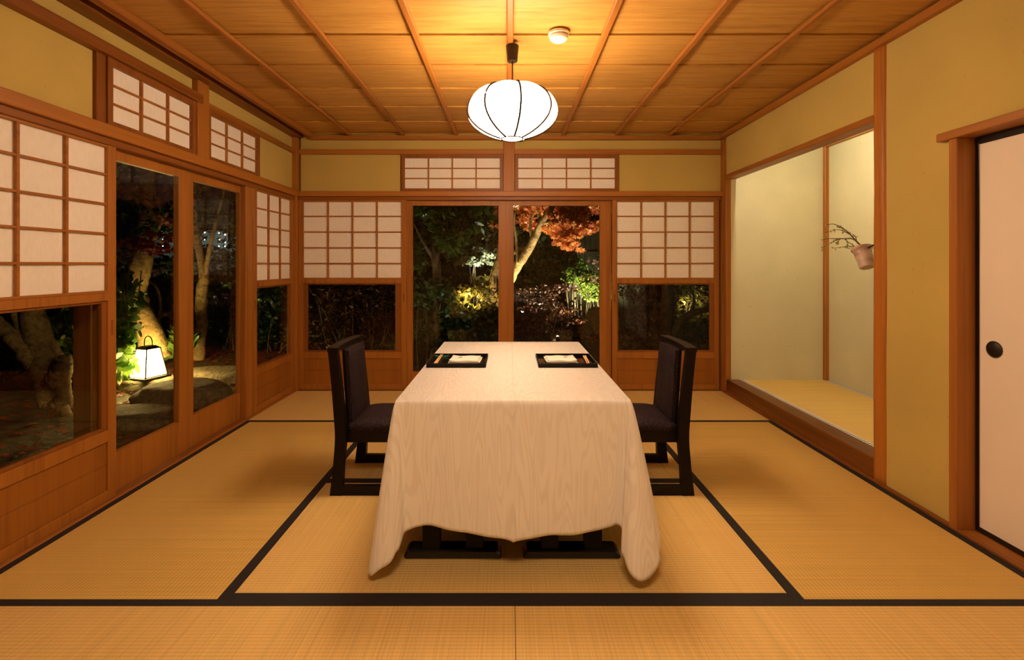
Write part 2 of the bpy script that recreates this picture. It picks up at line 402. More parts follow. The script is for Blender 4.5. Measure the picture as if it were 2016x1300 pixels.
# posts ------------------------------------------------------------
def pillar():
    bm = bmesh.new(); n = 60; rings = []
    for i in range(n+1):
        z = 2.29*i/n; ring = []
        for k in range(24):
            a = 2*PI*k/24; c, s = math.cos(a), math.sin(a)
            q = 5; r = 1/((abs(c)**q+abs(s)**q)**(1/q))
            x, yy = c*r*.05, s*r*.043
            d = .0028*noise.noise(Vector((c*2, s*2, z*2.3)))+.0016*noise.noise(Vector((c*9, s*9, z*1.2)))
            ring.append(bm.verts.new((1.972+x*(1+d*14), 2.567+yy*(1+d*30), z)))
        rings.append(ring)
    for a, b in zip(rings, rings[1:]):
        for i in range(24): bm.faces.new((a[i], a[(i+1)%24], b[(i+1)%24], b[i]))
    bm.faces.new(rings[0][::-1]); bm.faces.new(rings[-1])
    TN[0] += 1
    return struct(new_obj('trim_%d' % TN[0], bm, PILLAR, smooth=True), 'rippled natural cedar alcove pillar', 'trim')
pillar()
trim(W['z'], 1.93, 2.022, 4.385, BY+.05, 0, 2.30, label='far right corner post beside the alcove')
trim(W['z'], LX-.05, -1.914, BY-.025, BY+.07, 0, 2.29, label='far left corner post')
trim(W['y'], RX-.012, RX+.085, 2.60, 4.40, 1.90, 1.937, label='lintel beam across the alcove')
# ceiling cornices
trim(W['x'], -1.80, RX+.01, BY-.035, BY+PB, 2.272, 2.306, label='cornice rail on the far wall')
trim(W['y'], RX-.035, RX+.01, NY, BY, 2.272, 2.312, label='cornice rail on the right wall')
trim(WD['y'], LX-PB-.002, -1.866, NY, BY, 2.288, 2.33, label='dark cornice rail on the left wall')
# ceiling battens
for i in range(-3, 4):
    X = .006+i*.48
    trim(W['y'], X-.017, X+.017, NY, BY-.036, 2.300, 2.321, label='slim cedar ceiling batten', bev=.005)
trim(W['y'], -1.81, -1.765, NY, BY-.02, 2.283, 2.325, label='edge batten of the ceiling beside the left wall')
# horizontal rails far wall
trim(W['x'], -1.914, 1.93, BY-.012, BY+.06, 2.141, 2.186, label='upper rail across the far wall')
trim(W['x'], -1.914, 1.935, BY-.03, BY+.06, 1.757, 1.803, label='door head beam across the far wall')
trim(WD['x'], -1.914, 1.93, BY-.006, BY+.07, 1.725, 1.757, label='grooved head track across the far wall')
trim(W['z'], (991-1002)/217, (1013-1002)/217, BY-.02, BY+.06, 1.803, 2.272, label='short post between the far transoms')
trim(WD['x'], -1.914, 1.93, BY-.008, BY+.10, -.05, .004, label='floor track under the far doors')
trim(W['z'], .892, .936, BY+.035, BY+.075, .004, 1.725, label='slender post right of the far glass doors')
# left wall rails
trim(W['y'], LX-.05, LX+.030, NY, 4.446, 1.757, 1.815, label='door head beam along the left wall')
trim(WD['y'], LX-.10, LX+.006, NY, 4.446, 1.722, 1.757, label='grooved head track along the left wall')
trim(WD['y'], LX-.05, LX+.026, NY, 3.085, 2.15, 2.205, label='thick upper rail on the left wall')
trim(W['y'], LX-.05, LX+.006, 3.16, 4.446, 2.145, 2.186, label='upper rail at the far end of the left wall')
trim(W['z'], LX-.05, LX+.016, 3.043, 3.160, 1.815, 2.288, label='short post between the left transoms')
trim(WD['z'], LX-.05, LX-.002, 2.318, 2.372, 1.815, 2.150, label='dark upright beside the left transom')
trim(W['z'], LX-.055, LX+.0, 3.628, 3.722, .004, 1.722, label='post beside the left glass doors')
trim(WD['y'], LX-.12, LX+.001, NY, 4.446, -.05, .004, label='floor track along the left wall')
trim(W['y'], LX+.001, LX+.022, NY, BY-.03, -.05, .003, label='thin floor strip along the left wall')
trim(WD['z'], -2.16, -2.07, 2.44, 2.55, -.2, 1.76, label='outer wooden post outside the left window')
# right wall trim
trim(WD['y'], RX-.020, RX+.004, .35, 4.45, -.05, .012, label='thin floor strip along the right wall')
trim(W['z'], RX-.022, RX+.075, 2.108, 2.146, .004, 1.69, label='jamb of the paper sliding door')
trim(W['y'], RX-.034, RX+.085, .2, 2.196, 1.688, 1.724, label='head rail over the paper sliding door')
trim(W['y'], RX-.018, RX+.14, .2, 2.12, -.05, .010, label='grooved sill under the paper sliding door')
trim(BLACKF, RX+.055, RX+.10, .35, 2.108, 1.655, 1.688, label='black head track of the paper sliding door')

# ------------------------------------------------------------------ shoji, glass doors, transoms
WN = [0]; DN = [0]
def shoji(w, loc, rz, cols, label, pull, lw=.046, rw=.046, gl=(.045,.045)):
    WN[0] += 1
    r = empty('window_%d' % WN[0], loc, rz); struct(r, label, 'window')
    bm = bmesh.new(); T0, T1 = .0, .032
    bx(bm, 0, lw, T0, T1, .005, 1.745); bx(bm, w-rw, w, T0, T1, .005, 1.745)
    bx(bm, lw, w-rw, T0, T1, 1.722, 1.745); bx(bm, lw, w-rw, T0-.004, T1, .97, 1.008)
    bx(bm, lw, w-rw, T0, T1, .288, .345); bx(bm, lw, w-rw, T0, T1, .005, .053)
    frm = new_obj('frame', bm, W['z'], r)
    x0, x1 = lw, w-rw; z0, z1 = 1.008, 1.722
    bm = bmesh.new()
    bx(bm, x0, x1, T0+.002, T0+.018, z0, z0+.012); bx(bm, x0, x1, T0+.002, T0+.018, z1-.012, z1)
    for i in range(1, cols):
        X = x0+(x1-x0)*i/cols; bx(bm, X-.0065, X+.0065, T0+.003, T0+.018, z0, z1, bev=.001)
    for i in range(1, 5):
        Z = z0+(z1-z0)*i/5; bx(bm, x0, x1, T0+.005, T0+.018, Z-.0055, Z+.0055, bev=.001)
    new_obj('lattice', bm, W['x'], r)
    boxobj('paper', PAPER, x0-.001, x1+.001, T0+.0182, T0+.0195, z0, z1, parent=r, bev=0)
    gf = bmesh.new(); a, b2 = x0, x1; g = .018
    bx(gf, a, a+gl[0], T0+.006, T1-.004, .345, .97); bx(gf, b2-gl[1], b2, T0+.006, T1-.004, .345, .97)
    bx(gf, a+gl[0], b2-gl[1], T0+.006, T1-.004, .958, .97); bx(gf, a+gl[0], b2-gl[1], T0+.006, T1-.004, .345, .360)
    gb = new_obj('glazing_bead', gf, WD['z'], r)
    boxobj('glass', GLASS, a+gl[0]-.003, b2-gl[1]+.003, .018, .021, .358, .96, parent=gb, bev=0)
    bm = bmesh.new(); bx(bm, x0, x1, T0+.010, T1-.006, .053, .172); bx(bm, x0, x1, T0+.010, T1-.006, .180, .288)
    bx(bm, x0, x1, T0+.014, T1-.008, .170, .182, bev=0)
    new_obj('kick_board', bm, BOARD, r)
    px = lw*.5 if pull == 'l' else w-rw*.5
    boxobj('finger_pull', WD['z'], px-.007, px+.007, T0-.002, T0+.01, .80, .875, parent=frm)
    return r
def glass_door(w, loc, rz, label, sl, sr, zb=.16, zt=1.68):
    DN[0] += 1
    r = empty('door_%d' % DN[0], loc, rz); struct(r, label, 'door')
    bm = bmesh.new()
    bx(bm, 0, sl, 0, .034, .006, 1.75); bx(bm, w-sr, w, 0, .034, .006, 1.75)
    bx(bm, sl, w-sr, .001, .033, zt, 1.75); bx(bm, sl, w-sr, .001, .033, .006, zb)
    bx(bm, sl, sl+.006, .008, .026, zb, zt, bev=0)
    new_obj('frame', bm, W['z'], r)
    g = boxobj('glass', GLASS, sl-.004, w-sr+.004, -.002, .002, zb-zt/2-zb/2-.003, zt-zt/2-zb/2+.003, parent=r, bev=0)
    g.location = (0, .017, (zt+zb)/2); g.rotation_euler = (math.radians(1.0), 0, 0)
    return r
# far wall
shoji(.979, (-1.912, BY, 0), 0, 4, 'paper and glass sliding screen at the far left', 'r', lw=.044, rw=.044, gl=(.038,.055))
shoji(.970, (.938, BY, 0), 0, 4, 'paper and glass sliding screen at the far right beside the alcove', 'l', lw=.042, rw=.044, gl=(.012,.040))
glass_door(.930, (-.958, BY+.036, 0), 0, 'left glass sliding door in the far wall', .071, .068)
glass_door(.930, (-.030, BY+.040, 0), 0, 'right glass sliding door in the far wall', .068, .068)
# left wall (local x runs to +Y)
R9 = PI/2
shoji(.960, (LX, 1.47, 0), R9, 4, 'large paper and glass sliding screen nearest on the left wall', 'r', lw=.046, rw=.05, gl=(.02,.03))
shoji(.960, (LX, .505, 0), R9, 4, 'paper and glass sliding screen beside the viewer', 'l')
shoji(.960, (LX, -.46, 0), R9, 4, 'paper and glass sliding screen behind the viewer', 'r')
shoji(.710, (LX, 3.728, 0), R9, 3, 'narrow paper and glass sliding screen at the far end of the left wall', 'l', lw=.06, rw=.05, gl=(.012,.03))
glass_door(.650, (LX-.038, 2.372, 0), R9, 'nearer glass sliding door in the left wall', .06, .075, zb=.20, zt=1.67)
glass_door(.690, (LX-.042, 3.022, 0), R9, 'farther glass sliding door in the left wall', .068, .085, zb=.20, zt=1.67)
def transom(w, loc, rz, cols, label, z0=1.805, z1=2.143, fr=.03, tf=.035):
    WN[0] += 1
    r = empty('window_%d' % WN[0], loc, rz); struct(r, label, 'window')
    bm = bmesh.new()
    bx(bm, 0, fr, -.006, .03, z0, z1); bx(bm, w-fr, w, -.006, .03, z0, z1)
    bx(bm, fr, w-fr, -.004, .03, z1-tf, z1); bx(bm, fr, w-fr, -.004, .03, z0, z0+tf*.75)
    new_obj('frame', bm, WD['z'], r)
    x0, x1, a, b = fr, w-fr, z0+tf*.75, z1-tf
    bm = bmesh.new()
    for i in range(1, cols): X = x0+(x1-x0)*i/cols; bx(bm, X-.006, X+.006, .002, .016, a, b, bev=.001)
    for i in range(1, 3): Z = a+(b-a)*i/3; bx(bm, x0, x1, .004, .016, Z-.005, Z+.005, bev=.001)
    new_obj('lattice', bm, W['x'], r)
    boxobj('paper', PAPER, x0-.001, x1+.001, .0162, .018, a, b, parent=r, bev=0)
transom(.925, (-.977, BY, 0), 0, 4, 'left latticed paper transom on the far wall')
transom(.940, (.053, BY, 0), 0, 4, 'right latticed paper transom on the far wall')
transom(.671, (LX, 2.372, 0), R9, 3, 'nearer latticed paper transom on the left wall', z0=1.818, z1=2.15, fr=.033)
transom(.660, (LX, 3.162, 0), R9, 3, 'farther latticed paper transom on the left wall', z0=1.818, z1=2.15, fr=.033)
# fusuma doors (local x runs to -Y from the jamb)
PULL = plain('dark_recessed_pull', (.010, .006, .004), .5)
def fusuma(loc, label, px):
    DN[0] += 1
    r = empty('door_%d' % DN[0], loc, -R9); struct(r, label, 'door')
    bm = bmesh.new(); w = .93
    bx(bm, 0, .018, -.003, .024, .012, 1.675); bx(bm, w-.018, w, -.003, .024, .012, 1.675)
    bx(bm, .018, w-.018, -.003, .024, 1.655, 1.675); bx(bm, .018, w-.018, -.003, .024, .012, .034)
    new_obj('border', bm, BLACKF, r)
    pn = boxobj('panel', FUS, .018, w-.018, 0, .02, .034, 1.655, parent=r, bev=0)
    bm = bmesh.new()
    lathe(bm, [(.034,-.0035),(.034,-.001),(.029,-.0005),(.027,-.003),(.0001,-.0025)], 32, cap=False)
    bmesh.ops.rotate(bm, verts=bm.verts, cent=(0,0,0), matrix=Matrix.Rotation(PI/2, 3, 'X'))
    for v in bm.verts: v.co = Vector((px+v.co.x, -abs(v.co.y)-.0005, .797+v.co.z))
    h = new_obj('handle', bm, PULL, pn, smooth=True); h['label'] = 'round dark recessed handle'
fusuma((RX+.058, 2.105, 0), 'cream paper sliding door with black border and round handle', .083)
fusuma((RX+.086, 1.23, 0), 'second cream paper sliding door behind the first', .85)

# ------------------------------------------------------------------ tatami mats
def mat_thing(x0, x1, y0, y1, m, bands, label):
    r = empty('tatami_mat', (0, 0, 0)); tag(r, label, 'tatami mat', 'tatami mats')
    boxobj('woven_surface', m, x0+.0008, x1-.0008, y0+.0008, y1-.0008, -.055, 0, parent=r, bev=.001)
    for b in bands: boxobj('edge_binding', HERI, *b, -.001, .0014, parent=r, bev=0)
    return r
ML, MR = LX+.022, RX-.022
Y0, Y1, Y2, Y3 = 1.685, 2.606, 3.575, BY-.01
hb = .032
mat_thing(-.958, .970, Y0, Y1, TX, [(-.958,.970,Y0,Y0+hb),(-.958,.970,Y1-.026,Y1)], 'tatami mat under the near half of the table')
mat_thing(-.958, .970, Y1, Y2, TX, [(-.958,.970,Y1,Y1+.026),(-.958,.970,Y2-.02,Y2)], 'tatami mat under the far half of the table')
mat_thing(ML, -.958, Y0, Y2, TY, [(ML,ML+.034,Y0,Y2),(-.998,-.958,Y0,Y2)], 'long tatami mat along the left glass doors')
mat_thing(.970, MR, Y0, Y2, TY, [(MR-.034,MR,Y0,Y2),(.970,1.010,Y0,Y2)], 'long tatami mat along the alcove side')
mat_thing(ML, .006, Y2, Y3, TX, [(ML,.006,Y2,Y2+.034),(ML,.006,Y3-.012,Y3)], 'tatami mat in the far left corner')
mat_thing(.006, MR, Y2, Y3, TX, [(.006,MR,Y2,Y2+.034),(.006,MR,Y3-.012,Y3)], 'tatami mat in the far right corner')
mat_thing(ML, .020, Y0-.955, Y0, TX, [(ML,.020,Y0-hb,Y0),(ML,.020,Y0-.955,Y0-.955+hb)], 'tatami mat at the near left of the table')
mat_thing(.020, MR, Y0-.955, Y0, TX, [(.020,MR,Y0-hb,Y0),(.020,MR,Y0-.955,Y0-.955+hb)], 'tatami mat at the near right of the table')
mat_thing(ML, MR, NY, Y0-.955, TX, [(ML,MR,Y0-.955-hb,Y0-.955)], 'tatami floor mat behind the viewer')

# ------------------------------------------------------------------ pendant lamp
def shade_mat(name, st):        # glow shaped by height: strongest at mid, dimmed toward ceiling and table
    m = emit(name, LAMP_COL, st); nt = m.node_tree
    e = [n for n in nt.nodes if n.type == 'EMISSION'][0]
    tc = node(nt, 'ShaderNodeTexCoord'); sp = node(nt, 'ShaderNodeSeparateXYZ'); nt.links.new(tc.outputs['Object'], sp.inputs[0])
    mr = node(nt, 'ShaderNodeMapRange'); mr.inputs[1].default_value = -.135; mr.inputs[2].default_value = .135
    nt.links.new(sp.outputs['Z'], mr.inputs[0])
    c = ramp(nt, mr.outputs[0], [(0, (.42,)*3), (.25, (.62,)*3), (.45, (1,)*3), (.62, (1,)*3), (.93, (.11,)*3)])
    mm = node(nt, 'ShaderNodeMath', operation='MULTIPLY'); nt.links.new(c, mm.inputs[0]); mm.inputs[1].default_value = st
    nt.links.new(mm.outputs[0], e.inputs['Strength']); return m
SHADE = shade_mat('glowing_lamp_shade', LAMP_A)
SHADE2 = emit('added_lamp_diffuser', LAMP_COL, LAMP_B)  # emitter of the added lamp over the viewer
RIBM = plain('dark_lamp_rib', (.010, .0045, .0015), .7, spec=.05)
def pendant(loc, label, em):
    r = empty('pendant_lamp', loc); tag(r, label, 'lamp')
    zt, zb, R = .128, -.135, .238
    cps = [(.128,.075),(.124,.118),(.108,.168),(.078,.208),(.038,.232),(.0,.238),(-.035,.228),(-.066,.203),(-.092,.168),(-.114,.124),(-.128,.084),(-.135,.058)]
    sp = smoothpts([Vector((q, 0, z)) for z, q in cps], 3)
    prof = [(p.x, p.z) for p in sp]; NP = len(prof)-1
    bm = bmesh.new(); seg = 128; rings = []; off = math.radians(9.8)
    for i, (rr, z) in enumerate(prof):
        t = i/NP; ring = []
        for k in range(seg):
            a = 2*PI*k/seg
            ph = ((a+PI/2-off)/(PI/4)) % 1
            l = .955+.045*math.sin(PI*ph)**.6*math.sin(PI*t)**.5
            ring.append(bm.verts.new((rr*l*math.cos(a), rr*l*math.sin(a), z*(1+.05*math.sin(PI*ph)*(z>0)))))
        rings.append(ring)
    for a, b in zip(rings, rings[1:]):
        for i in range(seg): bm.faces.new((a[i], b[i], b[(i+1)%seg], a[(i+1)%seg]))
    shd = new_obj('shade', bm, em, r, smooth=True)
    for k in range(8):
        a = -PI/2+off+k*PI/4
        pts = [((rr*.962+.007)*math.cos(a), (rr*.962+.007)*math.sin(a), z) for rr, z in prof]
        bm = bmesh.new(); tube(bm, pts, .0052, 8); new_obj('rib', bm, RIBM, shd, smooth=True)
    bm = bmesh.new(); n = 32
    pts = [(.057*math.cos(2*PI*i/n), .057*math.sin(2*PI*i/n), zb-.001) for i in range(n+1)]
    tube(bm, pts, .0035, 6); new_obj('bottom_ring', bm, RIBM, shd, smooth=True)
    bm = bmesh.new(); lathe(bm, [(.0005,zb-.008),(.03,zb-.007),(.054,zb)], 32, cap=False); new_obj('diffuser', bm, em, r, smooth=True)
    bm = bmesh.new(); lathe(bm, [(.056,zt),(.056,zt+.006),(.015,zt+.008),(.010,zt+.02)], 32); new_obj('top_cap', bm, RIBM, r)
    top = 2.30-loc[2]
    bm = bmesh.new(); tube(bm, [(0,0,zt+.01),(0,0,top-.06)], .0038, 8); new_obj('cord', bm, BRASS, r)
    bm = bmesh.new(); lathe(bm, [(.026,top-.084),(.027,top-.082),(.034,top-.002),(.032,top)], 32); new_obj('ceiling_cup', bm, BRASS, r, smooth=False)
    return r
pendant((.018, 2.60, 1.944), 'round ribbed paper pendant lamp glowing above the table', SHADE)
cl = empty('added_ceiling_lamp', (0, .1, 2.27)); tag(cl, 'added square ceiling lamp, out of view over the viewer, lighting the near mats', 'lamp')  # unseen lamp added to light the cloth front and near mats
boxobj('housing', WD['x'], -.28, .28, -.28, .28, .006, .03, parent=cl)
boxobj('diffuser', SHADE2, -.25, .25, -.25, .25, 0, .0058, parent=cl, bev=0)
# smoke detector
sd = empty('smoke_detector', (.252, 2.50, 2.322)); tag(sd, 'small round cream smoke detector on the ceiling right of the lamp', 'smoke detector')
bm = bmesh.new(); lathe(bm, [(.052,0),(.053,-.012),(.050,-.016)][::-1], 40); new_obj('base', bm, WHITEP, sd, smooth=False)
bm = bmesh.new(); lathe(bm, [(.034,-.042),(.044,-.034),(.048,-.024),(.044,-.016)], 40); new_obj('sensor_cap', bm, WHITEP, sd, smooth=False)

# ------------------------------------------------------------------ tables and cloth
TCX = .016; HW = .434; TZ = .640; TF, TB = 1.822, 3.19
def table(cx, label):
    r = empty('dining_table', (cx, 0, 0)); tag(r, label, 'table', 'tables under the white cloth')
    boxobj('tabletop', LACQ, -.200, .200, TF+.004, TB-.004, TZ-.035, TZ-.003, parent=r)
    for yc in (TF+.125, TB-.125):
        bm = bmesh.new()
        pts = [(-.19,.0),(.19,.0),(.19,.018),(.172,.036),(-.172,.036),(-.19,.018)]
        prism(bm, pts, yc-.036, yc+.036)
        bmesh.ops.bevel(bm, geom=bm.edges[:], offset=.006, segments=1, affect='EDGES')
        f = new_obj('foot', bm, LACQG, r)
        for s in (-1, 1):
            boxobj('leg', LACQ, s*.085-.034, s*.085+.034, yc-.024, yc+.024, .034, TZ-.034, parent=r)
        bm = bmesh.new(); bx(bm, -.16, .16, yc-.022, yc+.022, TZ-.075, TZ-.034); new_obj('apron', bm, LACQ, r)
    bm = bmesh.new(); bx(bm, -.015, .015, TF+.16, TB-.16, TZ-.09, TZ-.05); new_obj('stretcher', bm, LACQ, r)
    return r
table(TCX-.235, 'black lacquer table under the left half of the white cloth')
table(TCX+.229, 'black lacquer table under the right half of the white cloth')
# scratches on near feet edges
def cloth():
    # matched lists: (top x, top y, hem x, hem y, hem z)
    c = TCX
    cr = [  # counter-clockwise from near centre to the right, round to the back; x relative to centre
     (0.00, TF, 0.00, TF-.030, .138),
     (.05, TF, .05, TF-.022, .146),
     (.13, TF, .13, TF-.012, .156),
     (.22, TF, .22, TF-.008, .160),
     (.31, TF, .30, TF-.002, .166),
     (.37, TF, .355, TF+.000, .180),
     (.405, TF, .385, TF+.006, .186),
     (.422, TF, .402, TF-.000, .165),
     (.429, TF, .386, TF-.055, .120),
     (.4335, TF+.002, .398, TF-.095, .075),
     (.434, TF+.004, .432, TF-.108, .050),
     (.434, TF+.007, .478, TF-.088, .056),
     (.434, TF+.010, .525, TF-.045, .095),
     (.434, TF+.016, .548, TF+.02, .150),
     (.434, TF+.030, .520, TF+.09, .160),
     (.434, TF+.070, .492, TF+.17, .170),
     (.434, TF+.20, .472, TF+.30, .168),
     (.434, TF+.45, .455, TF+.50, .166),
     (.434, TF+.70, .450, TF+.72, .168),
     (.434, TF+1.0, .462, TF+1.0, .166),
     (.434, TB-.12, .482, TB-.10, .160),
     (.434, TB-.03, .505, TB+.02, .090),
     (.434, TB-.008, .495, TB+.085, .045),
     (.430, TB, .440, TB+.08, .070),
     (.40, TB, .39, TB+.03, .150),
     (.25, TB, .25, TB+.016, .160),
     (0, TB, 0, TB+.016, .155)]
    cl = [(0.00, TF, 0.00, TF-.030, .138),
     (-.05, TF, -.05, TF-.022, .150),
     (-.13, TF, -.13, TF-.012, .160),
     (-.22, TF, -.22, TF-.006, .172),
     (-.30, TF, -.305, TF-.004, .186),
     (-.36, TF, -.35, TF+.002, .180),
     (-.395, TF, -.380, TF+.008, .168),
     (-.418, TF, -.402, TF+.004, .155),
     (-.428, TF, -.410, TF-.030, .130),
     (-.4335, TF+.002, -.430, TF-.062, .090),
     (-.434, TF+.005, -.466, TF-.064, .066),
     (-.434, TF+.010, -.508, TF-.050, .034),
     (-.434, TF+.018, -.502, TF+.01, .090),
     (-.434, TF+.035, -.490, TF+.08, .150),
     (-.434, TF+.080, -.475, TF+.17, .168),
     (-.434, TF+.20, -.466, TF+.30, .168),
     (-.434, TF+.45, -.455, TF+.50, .166),
     (-.434, TF+.70, -.450, TF+.72, .168),
     (-.434, TF+1.0, -.462, TF+1.0, .166),
     (-.434, TB-.12, -.482, TB-.10, .160),
     (-.434, TB-.03, -.505, TB+.02, .090),
     (-.434, TB-.008, -.495, TB+.085, .045),
     (-.430, TB, -.440, TB+.08, .070),
     (-.40, TB, -.39, TB+.03, .150),
     (-.25, TB, -.25, TB+.016, .160),
     (0, TB, 0, TB+.016, .155)]
    def dens(lst):
        tops = [Vector((a, b, 0)) for a, b, *_ in lst]; hems = [Vector((d, e, f)) for _, _, d, e, f in lst]
        k = 7
        T = []
        for i in range(len(tops)-1):
            for j in range(k): T.append(tops[i].lerp(tops[i+1], j/k))
        T.append(tops[-1])
        return list(zip(T, smoothpts(hems, k)))
    loop = dens(cr)+dens(cl)[::-1][1:-1]
    n = len(loop); R = 36; bm = bmesh.new(); rings = []
    for r in range(R+1):
        t = r/R; ring = []
        for (tp, hm) in loop:
            d = Vector((hm.x-tp.x, hm.y-tp.y, 0))
            e = t**.9 if d.length > .03 else t
            er = .006*(1-math.exp(-t*40))                       # soft rolled edge
            nx = 1 if abs(abs(tp.x)-.434) < .004 else 0; ny = -1 if tp.y < TF+.01 else (1 if tp.y > TB-.01 else 0)
            x = tp.x+d.x*e; yv = tp.y+d.y*e
            x += math.copysign(er, tp.x)*nx; yv += ny*er
            z = TZ+.002-(TZ+.002-hm.z)*t - (.002 if t > 0 else 0)
            amp = .006*t*min(1, max(0, (.40-abs(tp.x))*8)) if ny == -1 else (.008*t if nx else .003*t)
            if ny == -1:
                yv += amp*math.sin(tp.x*17+1.2)+amp*.5*math.sin(tp.x*41+t*2)
                cre = math.exp(-(tp.x/.010)**2); yv -= .004*cre
            elif nx: x += amp*math.sin(tp.y*13)
            ring.append(bm.verts.new((c+x, yv, z)))
        rings.append(ring)
    for a, b in zip(rings, rings[1:]):
        for i in range(n): bm.faces.new((a[i], b[i], b[(i+1)%n], a[(i+1)%n]))
    bm.faces.new(rings[0])
    bmesh.ops.remove_doubles(bm, verts=bm.verts, dist=.00005)
    bmesh.ops.recalc_face_normals(bm, faces=bm.faces)
    return bm
def cloth2():
    bm = cloth()
    o = new_obj('tablecloth', bm, CLOTH, smooth=True)
    s = o.modifiers.new('thick', 'SOLIDIFY'); s.thickness = .0012; s.offset = 1
    return tag(o, 'long white moire tablecloth draped over the table', 'tablecloth')
cloth2()
# raised centre crease on the top of the cloth is a fold line
# ------------------------------------------------------------------ trays
def tray(x0, x1, label, side):
    y0, y1 = 2.392, 2.660; zt = TZ+.0045
    r = empty('serving_tray', ((x0+x1)/2, (y0+y1)/2, zt)); tag(r, label, 'tray', 'lacquer trays on the table')
    w, d = (x1-x0)/2, (y1-y0)/2
    bm = bmesh.new(); bx(bm, -w+.004, w-.004, -d+.004, d-.004, 0, .006); new_obj('tray_base', bm, LACQG, r)
    bm = bmesh.new()
    bx(bm, -w, w, -d, -d+.006, 0, .020); bx(bm, -w, w, d-.006, d, 0, .020)
    bx(bm, -w, -w+.006, -d+.006, d-.006, 0, .020); bx(bm, w-.006, w, -d+.006, d-.006, 0, .020)
    new_obj('rim', bm, LACQ, r)
    return zt+.006
def napkin(cx, cy, z, label, flip, w=.078, d=.072):
    r = empty('folded_napkin', (cx, cy, z), flip*.04); tag(r, label, 'napkin', 'folded white napkins')
    bm = bmesh.new()
    for i in range(4):
        z0 = i*.0036+.0003; s = 1-.02*i
        sk = (.004*math.sin(i*2.3+flip), .003*math.cos(i*1.7))
        n = 10; vs = []
        for layer in (0, 1):
            vs.append([[bm.verts.new((sk[0]+(-w+2*w*a/n)*s, sk[1]+(-d+2*d*b/n)*s,
                z0+layer*.0030+.0016*math.sin(a*.9+i+flip)*math.cos(b*.6)+(.0045*max(0,(abs(a-n/2)/(n/2))-.55) if i == 3 else 0))) for b in range(n+1)] for a in range(n+1)])
        for L, q in ((0, -1), (1, 1)):
            for a in range(n):
                for b in range(n):
                    f = [vs[L][a][b], vs[L][a+1][b], vs[L][a+1][b+1], vs[L][a][b+1]]
                    bm.faces.new(f if q > 0 else f[::-1])
        for a in range(n):
            bm.faces.new((vs[0][a][0], vs[0][a+1][0], vs[1][a+1][0], vs[1][a][0])); bm.faces.new((vs[0][a+1][n], vs[0][a][n], vs[1][a][n], vs[1][a+1][n]))
            bm.faces.new((vs[0][0][a+1], vs[0][0][a], vs[1][0][a], vs[1][0][a+1])); bm.faces.new((vs[0][n][a], vs[0][n][a+1], vs[1][n][a+1], vs[1][n][a]))
    fc = new_obj('folded_cloth', bm, NAP, r, smooth=True)
    bm = bmesh.new()
    mx = .028*flip; my = .0
    tube(bm, smoothpts([(mx-.008, my+.012, .0185), (mx+.006, my+.008, .0185), (mx+.009, my-.002, .0185), (mx-.002, my-.010, .0185), (mx-.010, my-.012, .0185)]), .0011, 5)
    e = new_obj('emblem', bm, INK, fc); e['label'] = 'small brown curled emblem'
def chopsticks(p0, p1, z, label):
    p0, p1 = Vector(p0), Vector(p1)
    d = (p1-p0); n = Vector((-d.y, d.x, 0)).normalized()
    r = empty('chopsticks', (0, 0, 0)); tag(r, label, 'chopsticks', 'pairs of chopsticks')
    for s in (-1, 1):
        bm = bmesh.new(); tube(bm, [p0+n*s*.0042, p1+n*s*.0048], [.0022, .0044], 8); new_obj('chopstick', bm, CHOP, r)
def rest(cx, cy, z, label):
    bm = bmesh.new()
    n = 16; rings = []
    for i in range(n+1):
        t = i/n*2-1; x = cx+t*.037; zz = z+.0045*t*t
        w = .0075*(1-.5*t*t)+.001
        rings.append([bm.verts.new(v) for v in ((x, cy-w, zz), (x, cy+w, zz), (x, cy+w, zz+.005), (x, cy-w, zz+.005))])
    for a, b in zip(rings, rings[1:]):
        for k in range(4): bm.faces.new((a[k], a[(k+1)%4], b[(k+1)%4], b[k]))
    bm.faces.new(rings[0][::-1]); bm.faces.new(rings[-1])
    bmesh.ops.recalc_face_normals(bm, faces=bm.faces)
    tag(new_obj('chopstick_rest', bm, GREEN, smooth=False), label, 'chopstick rest', 'green chopstick rests')
zt = tray(-.402, -.112, 'black lacquer tray at the left place setting', -1)
napkin(-.222, 2.525, zt, 'folded white napkin on the left black tray', -1)
rest(-.358, 2.632, zt, 'green chopstick rest on the left tray')
chopsticks((-.360, 2.645, zt+.0105), (-.363, 2.425, zt+.0060), 0, 'pale wooden chopsticks on the left tray')
zt = tray(.143, .432, 'black lacquer tray at the right place setting', 1)
napkin(.262, 2.53, zt, 'folded white napkin on the right black tray', 1)
rest(.386, 2.420, zt, 'green chopstick rest on the right tray')
chopsticks((.388, 2.405, zt+.0105), (.402, 2.625, zt+.0060), 0, 'pale wooden chopsticks on the right tray')

